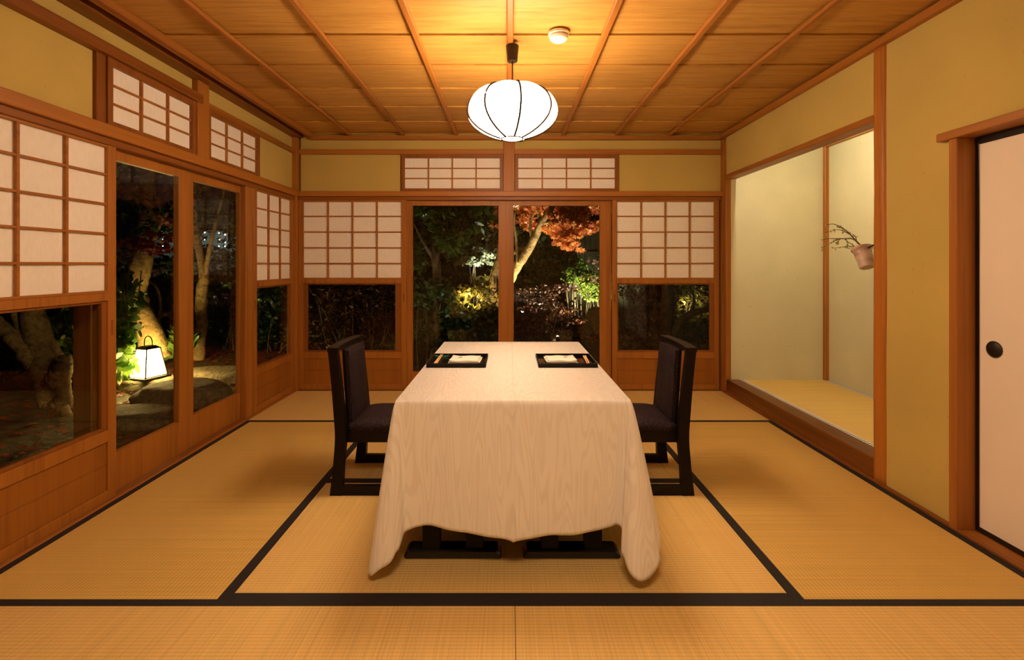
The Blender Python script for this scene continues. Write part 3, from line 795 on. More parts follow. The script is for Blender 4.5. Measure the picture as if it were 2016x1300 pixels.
# ------------------------------------------------------------------ chairs (local +x faces the table)
def chair():
    r = empty('dining_chair'); 
    zs = [0, .05, .14, .287, .42, .57, .722]
    xo = [-.012, -.006, .004, .014, .006, -.006, -.022]     # outer (rear) edge
    wd = [.060, .056, .050, .052, .050, .046, .044]
    for yy in (-.2, .2):
        bm = bmesh.new()
        a = smoothpts([Vector((x, 0, z)) for x, z in zip(xo, zs)], 4); b = smoothpts([Vector((x+w_, 0, z)) for x, w_, z in zip(xo, wd, zs)], 4)
        y0, y1 = yy-.018, yy+.018
        rows = [[bm.verts.new((p.x, y0, p.z)), bm.verts.new((q.x, y0, q.z)), bm.verts.new((q.x, y1, q.z)), bm.verts.new((p.x, y1, p.z))] for p, q in zip(a, b)]
        for u, v in zip(rows, rows[1:]):
            for k in range(4): bm.faces.new((u[k], u[(k+1)%4], v[(k+1)%4], v[k]))
        bm.faces.new(rows[0][::-1]); bm.faces.new(rows[-1]); bmesh.ops.recalc_face_normals(bm, faces=bm.faces)
        new_obj('rear_post', bm, LACQ, r)
        boxobj('floor_runner', LACQ, .045, .40, y0+.001, y1-.001, 0, .045, parent=r)
        boxobj('front_leg', LACQ, .352, .395, y0+.001, y1-.001, .046, .30, parent=r)
    bm = bmesh.new()
    bx(bm, .058, .40, -.178, -.150, .250, .302); bx(bm, .058, .40, .150, .178, .250, .302)
    bx(bm, .372, .40, -.15, .15, .250, .302); bx(bm, .045, .070, -.18, .18, .250, .302)
    new_obj('seat_frame', bm, LACQ, r)
    # curved crest rail
    bm = bmesh.new(); rows = []
    for i in range(17):
        t = i/16*2-1; yv = t*.218; x = -.024-.016*(1-t*t)
        rows.append([bm.verts.new((x, yv, .712)), bm.verts.new((x+.052, yv, .712)), bm.verts.new((x+.052, yv, .732)), bm.verts.new((x, yv, .732))])
    for u, v in zip(rows, rows[1:]):
        for k in range(4): bm.faces.new((u[k], u[(k+1)%4], v[(k+1)%4], v[k]))
    bm.faces.new(rows[0][::-1]); bm.faces.new(rows[-1]); bmesh.ops.recalc_face_normals(bm, faces=bm.faces)
    new_obj('crest_rail', bm, LACQ, r)
    # back panel: shell and upholstery
    def panel(x_off, th, m, nm, puff, hw, z0, z1):
        bm = bmesh.new(); N, M = 10, 14; L = []
        for s in (0, 1):
            L.append([[bm.verts.new((( .022+.026*(1-((z0+(z1-z0)*j/M)-.30)/.42) -.004-.016*(1-(i/N*2-1)**2)*((j/M))) + x_off + s*(th+puff*(1-abs(i/N*2-1)**4)*(1-abs(j/M*2-1)**8)), -hw+2*hw*i/N, z0+(z1-z0)*j/M)) for j in range(M+1)] for i in range(N+1)])
        for s in (0, 1):
            for i in range(N):
                for j in range(M):
                    f = [L[s][i][j], L[s][i+1][j], L[s][i+1][j+1], L[s][i][j+1]]
                    bm.faces.new(f if s == 0 else f[::-1])
        for i in range(N):
            bm.faces.new((L[0][i][0], L[1][i][0], L[1][i+1][0], L[0][i+1][0])); bm.faces.new((L[0][i][M], L[0][i+1][M], L[1][i+1][M], L[1][i][M]))
        for j in range(M):
            bm.faces.new((L[0][0][j], L[0][0][j+1], L[1][0][j+1], L[1][0][j])); bm.faces.new((L[0][N][j], L[1][N][j], L[1][N][j+1], L[0][N][j+1]))
        bmesh.ops.recalc_face_normals(bm, faces=bm.faces)
        return new_obj(nm, bm, m, r)
    panel(.006, .012, LACQ, 'back_shell', 0, .145, .30, .712)
    panel(.018, .018, SEAT, 'backrest_cushion', .012, .138, .315, .706)
    # seat cushion
    bm = bmesh.new(); N = 14; top = []
    def sz(i, j):
        a, b = abs(i/N*2-1), abs(j/N*2-1); return .338+.028*(1-a**5)*(1-b**5)
    T = [[bm.verts.new((.066+.345*i/N, -.182+.364*j/N, sz(i,j))) for j in range(N+1)] for i in range(N+1)]
    B = [[bm.verts.new((.070+.337*i/N, -.178+.356*j/N, .302)) for j in range(N+1)] for i in range(N+1)]
    for i in range(N):
        for j in range(N):
            bm.faces.new((T[i][j], T[i+1][j], T[i+1][j+1], T[i][j+1])); bm.faces.new((B[i][j], B[i][j+1], B[i+1][j+1], B[i+1][j]))
        bm.faces.new((T[i][0], B[i][0], B[i+1][0], T[i+1][0])); bm.faces.new((T[i][N], T[i+1][N], B[i+1][N], B[i][N]))
        bm.faces.new((T[0][i], T[0][i+1], B[0][i+1], B[0][i])); bm.faces.new((T[N][i], B[N][i], B[N][i+1], T[N][i+1]))
    bmesh.ops.recalc_face_normals(bm, faces=bm.faces)
    new_obj('seat_cushion', bm, SEAT, r, smooth=True)
    return r
c1 = chair(); c1.location = (-.875, 2.655, 0)
tag(c1, 'black lacquered dining chair with dark woven seat left of the table', 'chair', 'chairs at the table')
c2 = c1.copy(); C.objects.link(c2); c2.location = (.906, 2.655, 0); c2.rotation_euler = (0, 0, PI)
c2['label'] = 'black lacquered dining chair with dark woven seat right of the table'
for ch in list(c1.children):
    d = ch.copy(); C.objects.link(d); d.parent = c2

# ------------------------------------------------------------------ hanging vase and branches
vs = empty('hanging_vase', (1.975, 2.740, 1.190)); vs.rotation_euler = (math.radians(-22), 0, 0)
tag(vs, 'small ribbed pinkish ceramic vase hung on the alcove pillar', 'vase')
prof = []
for i in range(29):
    t = i/28; rr = .036+.011*t
    if i in (0,): rr = .030
    if i >= 24: rr += .006*math.sin((i-23)/5*PI)+.002
    else: rr += .0011*math.sin(i*PI*.9)
    prof.append((rr, -.070+.125*t))
prof += [(.045, .055), (.041, .050), (.034, -.04), (.001, -.05)]
bm = bmesh.new(); lathe(bm, prof, 40, cap=False); bm.verts.ensure_lookup_table(); bm.faces.new([bm.verts[i] for i in range(40)][::-1])
new_obj('vase_body', bm, CERAM, vs, smooth=True)
bm = bmesh.new(); tube(bm, [(0,-.046,.030),(0,-.088,.030)], .004, 8); new_obj('hook', bm, BRASS, vs)
rnd = random.Random(5)
TWIG = plain('dark_twig', (.075, .035, .025), .7)
BUD = plain('green_bud', (.32, .34, .06), .5)
br = empty('branch_arrangement', (1.975, 2.755, 1.24)); tag(br, 'budding bare branches arranged in the hanging vase', 'branches')
def vp(px, py, X=1.975): d = X*F/(px-VX); return Vector((X-1.975, d-2.755, H-(py-VY)/F*d-1.24))
lines = [[(1695,484),(1683,472),(1668,456),(1652,446),(1640,441),(1626,443)],
         [(1672,461),(1655,453),(1640,454),(1624,458)],
         [(1690,480),(1680,471),(1661,470),(1645,470),(1630,470),(1618,473)],
         [(1650,471),(1640,476),(1628,482),(1618,490)],
         [(1693,487),(1684,486),(1670,485),(1655,487),(1640,489)],
         [(1686,474),(1684,466),(1677,460)],
         [(1683,486),(1675,480),(1668,475)], [(1655,470),(1649,475),(1646,481)],
         [(1663,452),(1655,447),(1652,444)], [(1665,470),(1668,478),(1669,486)]]
bmt = bmesh.new(); bmb = bmesh.new()
for li, l in enumerate(lines):
    Xo = 1.975+rnd.uniform(-.03, .03)
    pts = smoothpts([vp(a, b, 1.975+(Xo-1.975)*i/len(l)) for i, (a, b) in enumerate(l)], 4)
    n = len(pts); r0 = .0042 if li in (0, 2) else .0026
    tube(bmt, pts, [r0*(1-.65*i/n) for i in range(n)], 6)
    for i in range(2, n, 1):
        if rnd.random() < (.8 if li in (1,3,4,7,9) else .4):
            s = rnd.uniform(.003, .0065); o = Vector((rnd.uniform(-.006,.006), rnd.uniform(-.004,.004), rnd.uniform(-.012,.006)))
            bmesh.ops.create_icosphere(bmb, subdivisions=1, radius=s, matrix=Matrix.Translation(pts[i]+o))
            tube(bmt, [pts[i], pts[i]+o], .0008, 4)
new_obj('twigs', bmt, TWIG, br); tag(new_obj('buds', bmb, BUD, br), kind='stuff')

# ================================================================== GARDEN
def gz(x, y):
    out = max(0, -2.2-x)
    z = -.38+.04*max(0, y-5.5)+.085*min(out, 3.0)
    return z+.05*noise.noise(Vector((x*.7, y*.7, 0)))+.02*noise.noise(Vector((x*3, y*3, 3)))
bm = bmesh.new(); nx, ny = 150, 130; g = []
for i in range(nx+1):
    col = []
    for j in range(ny+1):
        x = -16+30*i/nx; yv = -3+30*j/ny
        col.append(bm.verts.new((x, yv, gz(x, yv))))
    g.append(col)
for i in range(nx):
    for j in range(ny):
        xm, ym = -16+30*(i+.5)/nx, -3+30*(j+.5)/ny
        if -2.0 < xm < 3.1 and ym < 4.4: continue
        bm.faces.new((g[i][j], g[i+1][j], g[i+1][j+1], g[i][j+1]))
struct(new_obj('ground', bm, SOIL, smooth=True), 'dark mossy garden ground outside', 'ground')

def leaf_quad(bm, c, u, v, shape):
    if shape == 'maple':
        pts = []
        for k in range(10):
            a = PI/2+2*PI*k/10; rr = 1 if k % 2 == 0 else .42
            pts.append(c+u*math.cos(a)*rr*.55+v*math.sin(a)*rr*.55)
        vs_ = [bm.verts.new(p) for p in pts]; bm.faces.new(vs_)
    elif shape == 'needle':
        vs_ = [bm.verts.new(p) for p in (c-u*.07, c+u*.07, c+v*1.0)]; bm.faces.new(vs_)
    else:
        k = .28 if shape == 'oval' else .17
        a = [c, c+v*.35+u*k, c+v*.7+u*k*.8, c+v, c+v*.7-u*k*.8, c+v*.35-u*k]
        vs_ = [bm.verts.new(p) for p in a]; bm.faces.new(vs_)
def rv(r): 
    while True:
        v = Vector((r.uniform(-1,1), r.uniform(-1,1), r.uniform(-1,1)))
        if .05 < v.length < 1: return v
def clump(bm, c, rad, n, size, shape, r, droop=.3, sub=9):
    subs = [Vector((rv(r).x*rad[0], rv(r).y*rad[1], rv(r).z*rad[2])) for _ in range(sub)]
    for _ in range(n):
        s0 = r.choice(subs); o = rv(r)
        p = c+s0+Vector((o.x*rad[0], o.y*rad[1], o.z*rad[2]*.6))*(.5 if shape == 'maple' else .38)
        d = rv(r).normalized(); d.z = d.z*.7-droop; d.normalize()
        u = d.cross(rv(r)).normalized(); s = size*r.uniform(.6, 1.25)
        leaf_quad(bm, p, u*s, d*s, shape)
def foliage_only(name, clumps, m, size, shape, label, cat, seed, group=None, stem=None, droop=.3, sub=9):
    r = random.Random(seed); root = empty(name, clumps[0][0]); tag(root, label, cat, group)
    bm = bmesh.new()
    for c, rad, n in clumps: clump(bm, Vector(c)-Vector(clumps[0][0]), rad, n, size, shape, r, droop, sub)
    new_obj('foliage', bm, m, root)
    if stem is not None:
        bm = bmesh.new(); c0 = Vector(clumps[0][0])
        for c, rad, n in clumps:
            c = Vector(c); base = Vector((c.x, c.y, gz(c.x, c.y)-.05))
            for q in range(4):
                e = c+Vector((r.uniform(-.6,.6)*rad[0], r.uniform(-.6,.6)*rad[1], rad[2]*r.uniform(.1,.8)))
                b = base+Vector((r.uniform(-.3,.3)*rad[0], r.uniform(-.3,.3)*rad[1], 0))
                mid = b.lerp(e, .5)+rv(r)*.06
                tube(bm, smoothpts([b-c0, mid-c0, e-c0]), [.014-.0011*k for k in range(9)], 6)
        new_obj('stems', bm, stem, root, smooth=True)
    return root
def tree(label, branches, clumps, bark, leaf, size, shape, seed, group=None, droop=.3, name='garden_tree'):
    r = random.Random(seed); o = Vector(branches[0][0][0]); root = empty(name, o); tag(root, label, 'tree', group)
    bm = bmesh.new()
    for pts, rad in branches:
        P2 = smoothpts(pts, 6); R2 = lerpl(rad, 6)
        P2 = [p-o+rv(r)*rr*.12 for p, rr in zip(P2, R2)]
        tube(bm, P2, [rr*(1+.1*noise.noise(p*6)) for p, rr in zip(P2, R2)], 14)
    new_obj('trunk', bm, bark, root, smooth=True)
    if clumps:
        bm = bmesh.new()
        for c, rad, n in clumps: clump(bm, Vector(c)-o, rad, n, size, shape, r, droop)
        new_obj('foliage', bm, leaf, root)
    return root
# --- left garden -----------------------------------------------------------
# andon lantern
LC = P(292, 745, 5.5); lz = LC.z
ln = empty('garden_lantern', LC, math.radians(-17)); tag(ln, 'glowing square paper garden lantern with hoop handle beside a tree trunk', 'lantern')
b0, t0, hh = .128, .076, .335
def fr(k, z): return b0+(t0-b0)*z/hh
bm = bmesh.new(); z0, z1 = .03, hh
c = [[Vector((sx*fr(0,z), sy*fr(0,z), z)) for sx, sy in ((-1,-1),(1,-1),(1,1),(-1,1))] for z in (z0, z1)]
for k in range(4): tube(bm, [c[0][k]*1.0, c[1][k]*1.0], .0095, 4)
for q in (0, 1):
    for k in range(4): tube(bm, [c[q][k], c[q][(k+1)%4]], .009, 4)
bx(bm, -b0-.025, b0+.025, -b0-.025, b0+.025, 0, .028); new_obj('frame', bm, BRASS, ln)
bm = bmesh.new(); 
for zz, ww in ((hh, t0+.012),): 
    vs1 = [bm.verts.new((sx*ww, sy*ww, zz)) for sx, sy in ((-1,-1),(1,-1),(1,1),(-1,1))]; vs2 = [bm.verts.new((sx*ww*.55, sy*ww*.55, zz+.03)) for sx, sy in ((-1,-1),(1,-1),(1,1),(-1,1))]
    for k in range(4): bm.faces.new((vs1[k], vs1[(k+1)%4], vs2[(k+1)%4], vs2[k]))
    bm.faces.new(vs2); bm.faces.new(vs1[::-1])
rf = new_obj('roof', bm, BRASS, ln)
bm = bmesh.new(); tube(bm, [(.06*math.cos(a), 0, hh+.03+.02+.085*math.sin(a)**.8) if 0 < a < PI else (.06*math.cos(a), 0, hh+.02) for a in [PI*i/16 for i in range(17)]], .006, 6); new_obj('handle', bm, BRASS, rf)
LG = emit('lantern_paper_glow', (1, .64, .20), 95*GARDEN)
for k in range(4):
    bm = bmesh.new(); s = .985
    q = [c[0][k]*1, c[0][(k+1)%4]*1, c[1][(k+1)%4]*1, c[1][k]*1]
    bm.faces.new([bm.verts.new(Vector((p.x*s, p.y*s, p.z))) for p in q]); new_obj('paper_panel', bm, LG, ln)
def stone(c, rad, label, seed):
    bm = bmesh.new(); bmesh.ops.create_icosphere(bm, subdivisions=4, radius=1)
    for v in bm.verts:
        p = v.co.copy(); f = 1+.16*noise.noise(p*1.3+Vector((seed,0,0)))+.05*noise.noise(p*4+Vector((0,seed,0)))
        p *= f; p.z = max(-.6, min(p.z, .72+.05*noise.noise(p*3))) 
        v.co = Vector((p.x*rad[0], p.y*rad[1], p.z*rad[2]))
    o = new_obj('garden_stone', bm, STONE, smooth=True); o.location = c; tag(o, label, 'stone'); return o
def gp(px, py, d, dz=0):
    p = P(px, py, d); return Vector((p.x, p.y, gz(p.x, p.y)+dz))
stone(Vector((LC.x, LC.y, LC.z-.105)), (.36,.28,.15), 'mossy stone under the glowing garden lantern', 1)
stone(P(360, 778, 4.9), (.46,.36,.16), 'large flat stepping stone right of the garden lantern', 2)
stone(P(275, 822, 4.3), (.40,.30,.10), 'lit flat stone in front of the garden lantern', 3)
stone(P(440, 745, 6.0), (.60,.3,.16), 'dark stone edging behind the farther left glass door', 4)
tree('pale barked tree trunk lit by the garden lantern behind it',
     [([P(308,712,5.95), P(296,660,5.95), P(280,620,5.95), P(268,575,6.0), P(277,520,6.0), P(286,460,6.05), P(288,400,6.1), P(296,330,6.1), P(300,250,6.1)], [.165,.135,.12,.115,.115,.10,.085,.07,.05]),
      ([P(284,500,6.0), P(300,478,6.0), P(322,430,6.0), P(345,400,6.0)], [.03,.024,.018,.012])],
     [(P(310,400,6.3), (.9,.5,.7), 900), (P(335,440,6.0), (.4,.3,.22), 260)], BARK, L_DARK, .07, 'oval', 11)
tree('slimmer forked pale tree seen through the farther left glass door',
     [([P(390,712,6.7), P(396,640,6.7), P(397,580,6.7), P(402,545,6.7), P(395,505,6.7), P(388,470,6.7), P(383,420,6.7), P(380,330,6.7)], [.085,.075,.072,.07,.05,.045,.035,.02]),
      ([P(402,548,6.7), P(410,505,6.6), P(418,465,6.5), P(430,420,6.5), P(445,360,6.4)], [.035,.028,.024,.02,.012])],
     [(P(420,400,6.6), (.8,.5,.6), 900), (P(460,420,6.3), (.4,.4,.35), 400)], BARK, L_DARK, .07, 'oval', 12)
tree('gnarled knobbly tree seen through the near left window',
     [([P(112,830,4.75), P(110,790,4.7), P(104,755,4.7), P(98,728,4.7), P(84,690,4.7), P(70,640,4.7), P(58,590,4.7), P(50,520,4.7), P(40,420,4.7)], [.155,.125,.125,.15,.12,.105,.095,.085,.06]),
      ([P(98,738,4.7), P(70,712,4.65), P(40,680,4.6), P(5,645,4.6), P(-50,590,4.6), P(-110,520,4.6)], [.13,.09,.07,.06,.05,.035]),
      ([P(55,690,4.65), P(38,640,4.65), P(22,590,4.65), P(10,520,4.65)], [.05,.04,.032,.02]),
      ([P(108,752,4.6), P(120,735,4.6), P(127,715,4.6), P(124,700,4.6)], [.08,.085,.075,.03]),
      ([P(120,800,4.62), P(126,780,4.6), P(124,752,4.6), P(120,735,4.6)], [.09,.055,.06,.07]),
      ([P(120,800,4.6), P(134,820,4.5), P(150,832,4.45)], [.06,.035,.015])],
     [(P(40,500,4.9), (.9,.5,.5), 500)], BARK, L_DARK, .06, 'oval', 13)
tree('thin bent sapling behind the garden lantern',
     [([P(318,700,6.4), P(312,650,6.4), P(316,600,6.4), P(310,570,6.4), P(296,555,6.4)], [.022,.02,.018,.014,.008])], [], BARK, L_DARK, .06, 'oval', 14)
foliage_only('broadleaf_shrub', [(P(232,690,5.3), (.13,.2,.3), 190), (P(236,615,5.4), (.15,.2,.24), 120), (P(246,560,5.5), (.16,.2,.2), 90), (P(226,725,5.4), (.12,.15,.12), 60)], L_BRIGHT, .13, 'oval',
     'broad leaved shrub glowing green left of the garden lantern', 'shrub', 21, stem=BARK, sub=14)
foliage_only('broadleaf_shrub', [(P(150,680,5.3), (.35,.3,.5), 330), (P(165,620,5.3), (.3,.3,.3), 180), (P(20,760,5.3), (.7,.4,.35), 500), (P(60,700,5.6), (.6,.4,.5), 420)], L_GREEN, .12, 'oval',
     'leafy shrub behind the gnarled tree outside the near left window', 'shrub', 22, stem=BARKD, sub=20)
foliage_only('leafy_bush', [(P(330,540,7.2), (.9,.5,.7), 900), (P(345,640,7.0), (.4,.4,.4), 300)], L_GREEN, .09, 'oval', 'dim bush between the two trunks behind the left glass doors', 'shrub', 23, stem=BARKD, sub=20)
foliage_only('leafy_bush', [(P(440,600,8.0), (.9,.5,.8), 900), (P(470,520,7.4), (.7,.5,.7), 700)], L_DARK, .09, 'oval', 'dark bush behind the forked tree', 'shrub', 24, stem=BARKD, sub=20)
foliage_only('maple_spray', [(P(290,486,5.6), (.32,.2,.09), 170), (P(318,466,5.6), (.15,.2,.07), 60)], L_RED, .07, 'maple', 'crimson maple spray crossing the leaning trunk', 'branch', 25)
foliage_only('grass_tuft', [(P(335,690,6.2), (.25,.2,.12), 260)], L_GREEN, .22, 'blade', 'tuft of fine grass beside the lantern trunk', 'grass', 26, droop=-.9)
foliage_only('leafy_bush', [(P(540,640,7.5), (1.0,.5,.9), 1000)], L_DARK, .08, 'oval', 'dark bush outside the narrow far left screen', 'shrub', 27, stem=BARKD, sub=24)
# fallen leaves
bm = bmesh.new(); r = random.Random(8)
for _ in range(2200):
    x = -2.4-abs(r.gauss(0, 1.3)); yv = r.uniform(2.6, 8)
    c = Vector((x, yv, gz(x, yv)+.012)); a = r.uniform(0, 2*PI); u = Vector((math.cos(a), math.sin(a), r.uniform(-.3,.3))); v = Vector((-math.sin(a), math.cos(a), r.uniform(-.3,.3)))
    k = r.uniform(.05,.09); leaf_quad(bm, c, u*k, v*k, 'maple')
tag(new_obj('fallen_leaves', bm, L_RED), 'scattered red fallen leaves on the ground by the left glass doors', 'leaves', kind='stuff')
# pebbles near house
bm = bmesh.new(); r = random.Random(9)
for _ in range(1400):
    x = -2.15-abs(r.gauss(0, .5)); yv = r.uniform(2.3, 5.5); s = r.uniform(.010, .024)
    bmesh.ops.create_icosphere(bm, subdivisions=1, radius=s, matrix=Matrix.Translation((x, yv, gz(x, yv)+s*.3)) @ Matrix.Diagonal((1.3, 1, .6, 1)))
tag(new_obj('gravel', bm, STONE, smooth=True), 'wet dark gravel strip outside the left glass doors', 'gravel', kind='stuff')
# --- far garden -----------------------------------------------------------
tree('orange red maple leaning across the far glass doors',
     [([P(985,600,8.6), P(1000,560,8.5), P(1016,528,8.4), P(1035,500,8.3), P(1052,470,8.2), P(1066,440,8.1), P(1084,412,8.0), P(1100,385,8.0), P(1130,330,8.0)], [.10,.09,.085,.075,.065,.055,.05,.045,.03]),
      ([P(985,508,8.5), P(1012,497,8.4), P(1038,488,8.3), P(1055,466,8.2), P(1062,440,8.2), P(1060,415,8.1), P(1064,380,8.1)], [.05,.045,.04,.034,.03,.026,.02]),
      ([P(975,600,8.6), P(970,560,8.6), P(973,535,8.6), P(981,508,8.6), P(984,480,8.6)], [.07,.06,.055,.05,.04]),
      ([P(1048,475,8.2), P(1044,440,8.2), P(1052,410,8.2), P(1050,370,8.2)], [.03,.025,.02,.015]),
      ([P(1020,520,8.3), P(1016,470,8.3), P(1012,430,8.3), P(1022,395,8.3)], [.028,.022,.018,.012]),
      ([P(1066,440,8.1), P(1090,438,8.0), P(1120,448,7.8), P(1145,436,7.7)], [.03,.02,.014,.008]),
      ([P(1084,412,8.0), P(1092,430,7.9), P(1098,455,7.8)], [.02,.014,.008])],
     [(P(1135,440,7.8), (.42,.4,.28), 1900), (P(1160,415,7.6), (.35,.4,.22), 1100), (P(1115,470,7.8), (.22,.3,.16), 500), (P(1130,485,7.6), (.16,.25,.12), 300),
      (P(1085,425,8.4), (.45,.4,.25), 900), (P(1030,430,8.9), (.35,.3,.3), 500), (P(1050,395,8.6), (.6,.5,.22), 900), (P(1150,375,8), (.8,.6,.3), 1200), (P(975,420,9), (.3,.3,.25), 260)],
     BARK, L_ORANGE, .075, 'maple', 31, name='maple_tree')
tree('dark branching tree silhouette outside the far right window',
     [([P(1320,760,7.0), P(1316,690,7.0), P(1312,640,7.0), P(1316,590,7.0), P(1312,540,7.0)], [.13,.11,.10,.09,.07]),
      ([P(1318,680,7.0), P(1334,645,6.9), P(1350,625,6.9), P(1372,614,6.9), P(1410,606,6.9)], [.07,.055,.05,.045,.035]),
      ([P(1345,630,6.9), P(1362,610,6.9), P(1366,585,6.9), P(1358,565,6.9)], [.03,.024,.018,.012]),
      ([P(1316,620,7), P(1326,600,6.95), P(1334,585,6.9), P(1325,565,6.9)], [.035,.028,.02,.014])],
     [(P(1260,600,7.6), (.55,.4,.45), 900), (P(1270,660,7.6), (.4,.4,.4), 500), (P(1300,520,7.4), (.9,.5,.3), 700)], BARKD, L_RUST, .06, 'maple', 32)
tree('dark evergreen with fine needles behind the left far glass door',
     [([P(858,720,6.6), P(862,600,6.6), P(858,500,6.6), P(862,430,6.6), P(860,330,6.6)], [.08,.07,.055,.05,.03]),
      ([P(860,520,6.6), P(835,480,6.5), P(815,440,6.5)], [.03,.022,.012]),
      ([P(860,450,6.6), P(900,430,6.5), P(940,415,6.4)], [.025,.018,.01])],
     [(P(870,425,6.4), (.42,.4,.2), 1700), (P(930,430,6.6), (.35,.4,.22), 1400), (P(895,470,6.2), (.20,.25,.12), 700), (P(835,480,6.8), (.3,.3,.3), 700)], BARKD, L_GREEN, .13, 'blade', 33)
foliage_only('clipped_evergreen', [(P(965,500,9.2), (.32,.4,.18), 1100), (P(930,512,9.0), (.22,.3,.09), 500), (P(985,470,9.6), (.4,.4,.35), 800)], L_PALE, .07, 'oval', 'pale lit evergreen pads beside the centre door stiles', 'shrub', 41, stem=BARKD)
foliage_only('flowering_shrub', [(P(915,590,8.6), (.50,.4,.28), 1500), (P(955,568,9.4), (.38,.3,.25), 800), (P(880,580,8.8), (.35,.3,.2), 600)], L_YEL, .07, 'oval', 'yellow lit bush with small lights inside behind the left far door', 'shrub', 42, stem=BARKD, sub=30)
foliage_only('leafy_bush', [(P(1160,555,11.5), (.42,.5,.35), 1700), (P(1178,575,11.2), (.35,.4,.22), 900), (P(1135,540,11.3), (.3,.4,.3), 800)], L_LIME, .075, 'oval', 'vivid green floodlit bush at the right edge of the far right glass door', 'shrub', 43, stem=BARKD, sub=30)
foliage_only('leafy_bush', [(P(1125,525,10.8), (.35,.4,.4), 1200)], L_GREEN, .075, 'oval', 'darker green bush left of the vivid floodlit bush', 'shrub', 44, stem=BARKD, sub=20)
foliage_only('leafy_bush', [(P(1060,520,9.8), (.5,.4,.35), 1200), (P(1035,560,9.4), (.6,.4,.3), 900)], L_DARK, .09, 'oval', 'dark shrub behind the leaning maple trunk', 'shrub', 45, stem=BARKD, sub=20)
foliage_only('azalea_bush', [(P(1060,600,7.6), (.65,.4,.28), 1500), (P(1030,650,7.2), (.5,.4,.25), 1000), (P(1110,640,8.0), (.35,.3,.16), 500)], L_RUST, .06, 'oval', 'rust brown low bush below the maple', 'shrub', 46, stem=BARKD, sub=30)
foliage_only('leafy_bush', [(P(840,620,6.4), (.34,.3,.5), 1000), (P(930,650,6.6), (.6,.35,.28), 1100)], L_DARK, .08, 'oval', 'dark low bush in front of the yellow lit bush', 'shrub', 47, stem=BARKD, sub=20)
foliage_only('leafy_bush', [(P(660,620,7.4), (.8,.4,.4), 1100), (P(640,680,6.6), (.5,.3,.25), 500), (P(740,640,7.8), (.6,.4,.6), 400)], L_RUST, .07, 'blade', 'dim grassy bush outside the far left window', 'shrub', 48, stem=BARKD, sub=26)
foliage_only('leafy_bush', [(P(1360,590,9.5), (.5,.4,.3), 900), (P(1370,630,9.5), (.5,.4,.2), 400)], L_YEL, .07, 'oval', 'lamp lit yellow bush behind the dark tree outside the far right window', 'shrub', 49, stem=BARKD, sub=24)
foliage_only('leafy_bush', [(P(1350,670,8.0), (.7,.4,.3), 800)], L_DARK, .08, 'oval', 'dark low bush outside the far right window', 'shrub', 50, stem=BARKD, sub=20)
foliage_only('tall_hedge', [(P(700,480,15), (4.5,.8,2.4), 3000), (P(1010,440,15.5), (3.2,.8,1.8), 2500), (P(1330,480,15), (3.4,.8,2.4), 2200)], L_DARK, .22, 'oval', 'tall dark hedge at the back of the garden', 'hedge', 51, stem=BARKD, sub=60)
stone(gp(1120, 600, 9.3, .18), (.45,.3,.22), 'flat topped boulder under the green floodlit bush', 5)
stone(gp(1175, 590, 9.6, .25), (.16,.2,.40), 'dark upright stone at the right edge of the far right glass door', 6)
# board fence behind the bush
fn = empty('garden_fence', (0,0,0)); tag(fn, 'weathered board fence behind the green floodlit bush', 'fence')
bm = bmesh.new(); d0 = 13.0
x = P(1120, 500, d0).x
while x < P(1260, 500, d0).x:
    bx(bm, x, x+.135, d0, d0+.03, gz(x, d0)-.1, P(0, 455, d0).z, bev=.004); x += .145
new_obj('boards', bm, FENCEM, fn)
bm = bmesh.new(); bx(bm, P(1120,500,d0).x, P(1262,500,d0).x, d0-.05, d0, P(0,498,d0).z-.03, P(0,498,d0).z+.03); new_obj('rail', bm, FENCEM, fn)
# red leaf patch
bm = bmesh.new(); r = random.Random(18)
cpt = P(1172, 634, 9.6)
for _ in range(900):
    x, yv = cpt.x+r.gauss(0, .45), cpt.y+r.gauss(0, .38)
    c = Vector((x, yv, gz(x, yv)+.02+r.uniform(0,.03))); a = r.uniform(0, 2*PI); u = Vector((math.cos(a), math.sin(a), r.uniform(-.3,.3))); v = Vector((-math.sin(a), math.cos(a), r.uniform(-.3,.3)))
    leaf_quad(bm, c, u*.07, v*.07, 'maple')
tag(new_obj('fallen_leaves', bm, L_ORANGE), 'drift of red leaves on the ground outside the far right glass door', 'leaves', kind='stuff')
# garden spotlights -----------------------------------------------------------
BULB = emit('garden_bulb_glow', (1, .82, .45), 60*GARDEN)
def spotlight(pos, target, power, col, label, angle=70, bulb=True, size=.03):
    pos, target = Vector(pos), Vector(target)
    z = gz(pos.x, pos.y)
    r = empty('garden_spotlight', pos); tag(r, label, 'light', 'garden spotlights')
    d = (target-pos).normalized()
    bm = bmesh.new(); tube(bm, [(0,0,z-pos.z-.02), (0,0,-.02)], .008, 8); new_obj('stake', bm, BRASS, r)
    bm = bmesh.new(); tube(bm, [-d*.07, -d*.015], [.028, .034], 14); new_obj('head', bm, BRASS, r)
    if bulb: bm = bmesh.new(); bmesh.ops.create_icosphere(bm, subdivisions=2, radius=.02, matrix=Matrix.Translation(d*.0)); new_obj('bulb', bm, BULB, r, smooth=True)
    L = bpy.data.lights.new('spot_beam', 'SPOT'); L.energy = power*GARDEN; L.color = col; L.spot_size = math.radians(angle); L.spot_blend = .5; L.shadow_soft_size = size
    o = bpy.data.objects.new('spot_beam', L); C.objects.link(o); o.parent = r; o.location = d*.03
    o.rotation_euler = d.to_track_quat('-Z', 'Y').to_euler()
YW = (1, .74, .36); GW = (.92, 1, .66)
spotlight(gp(1020,610,8.35,.10), P(1120,440,7.9), 500, (1,.80,.5), 'spotlight under the maple aimed at its crown', bulb=False, angle=80)
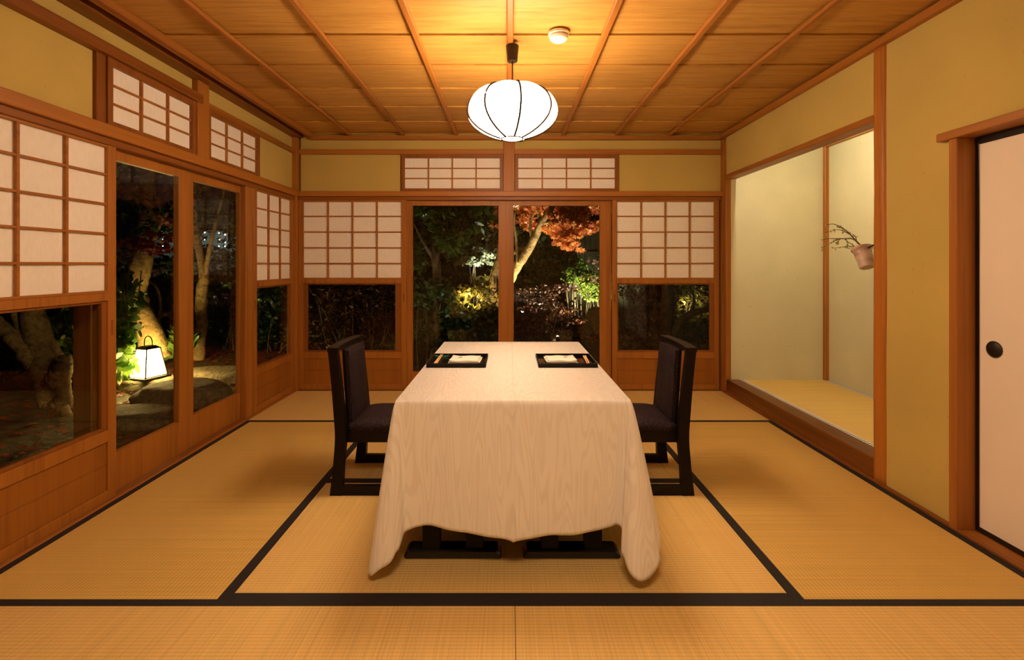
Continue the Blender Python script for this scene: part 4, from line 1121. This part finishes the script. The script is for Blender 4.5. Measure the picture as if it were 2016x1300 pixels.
spotlight(gp(1150,650,6.6,.10), P(1140,435,7.8), 420, (1,.84,.6), 'added unseen spotlight in front of the maple, brightening its leaves', bulb=False, angle=60)  # extra light added because the maple foliage came out dark
spotlight(gp(985,600,8.0,.10), P(1030,480,8.5), 110, YW, 'spotlight at the foot of the leaning maple', bulb=False)
spotlight(gp(1140,600,10.2,.10), P(1165,550,11.4), 420, (1,.93,.5), 'spotlight in front of the vivid green bush', bulb=False)
spotlight(gp(1150,600,11.8,.10), P(1170,470,13), 22, GW, 'spotlight before the board fence', bulb=False)
spotlight(P(911,590,8.0), P(940,575,9.0), 42, YW, 'spotlight showing through the yellow bush, left one')
spotlight(P(919,600,8.0), P(955,560,9.4), 42, YW, 'spotlight showing through the yellow bush, right one')
spotlight(P(948,548,8.4), P(960,503,9.2), 110, (1,.93,.72), 'spotlight under the pale evergreen pads', bulb=False)
spotlight(gp(900,560,5.6,.2), P(890,440,6.4), 45, (1,.86,.62), 'spotlight under the dark needle tree', bulb=False)
spotlight(P(1098,664,7.0), P(1098,560,7.0)+Vector((0,1,0)), 4, YW, 'small bulb standing in for a reflected glint just above the table edge')  # glowing bulb put in for a small reflection
spotlight(P(695,596,8.2), P(695,560,9.5), 5, YW, 'small light outside the far left window')
spotlight(P(1346,604,9.0), P(1365,590,9.6), 26, (1,.8,.5), 'small light behind the dark tree outside the far right window')
spotlight(P(424,588,9.0), P(430,575,10.0), 5, YW, 'small light far behind the forked tree')
spotlight(P(248,528,9.5), P(252,520,10.5), 3, YW, 'small light far beyond the leaning trunk')
spotlight(gp(215,800,3.9,.02), P(110,720,4.7), 16, (1,.62,.22), 'added unseen low spotlight brightening the gnarled tree', bulb=False)  # unseen light added to lift the trunk beyond the lantern's own glow
# distant apartment block
ab = empty('apartment_building', (0, 0, 0)); tag(ab, 'distant apartment block with rows of white corridor lights', 'building')
D = 190.0; u = D/F
A0, A1 = P(285, 505, D), P(480, 505, D)
boxobj('wall', CONC, A0.x, A1.x, D+1.6, D+12, -12, P(0, 452, D).z, parent=ab, bev=0)
LAMPW = emit('corridor_lamp_glow', (.85, 1, .95), 12*GARDEN)
for i, py in enumerate((456, 469, 482, 495, 508)):
    z = P(0, py, D).z
    boxobj('gallery', CONC, A0.x, A1.x, D, D+1.6, z-.1, z+.15, parent=ab, bev=0)
    if i: boxobj('railing', CONC, A0.x, A1.x, D-.05, D+.05, z+.15, z+1.15, parent=ab, bev=0)
r = random.Random(77)
for i, (px, py) in enumerate([(321,459),(345,462),(403,458),(431,459),(443,462),(461,458),(321,472),(346,475),(403,472),(432,472),(463,472),(321,485),(443,477),(431,485),(321,497),(414,498),(443,485)]):
    c = P(px, py, D-.2)
    bm = bmesh.new(); bmesh.ops.create_icosphere(bm, subdivisions=2, radius=.2, matrix=Matrix.Translation(c)); new_obj('corridor_lamp', bm, LAMPW, ab)
for i in range(6):
    L = bpy.data.lights.new('gallery_light', 'POINT'); L.energy = 130*GARDEN; L.color = (.8, 1, .9); L.shadow_soft_size = .3
    o = bpy.data.objects.new('gallery_light', L); C.objects.link(o); o.parent = ab; o.location = P(310+i*30, 466+(i%2)*22, D-5)
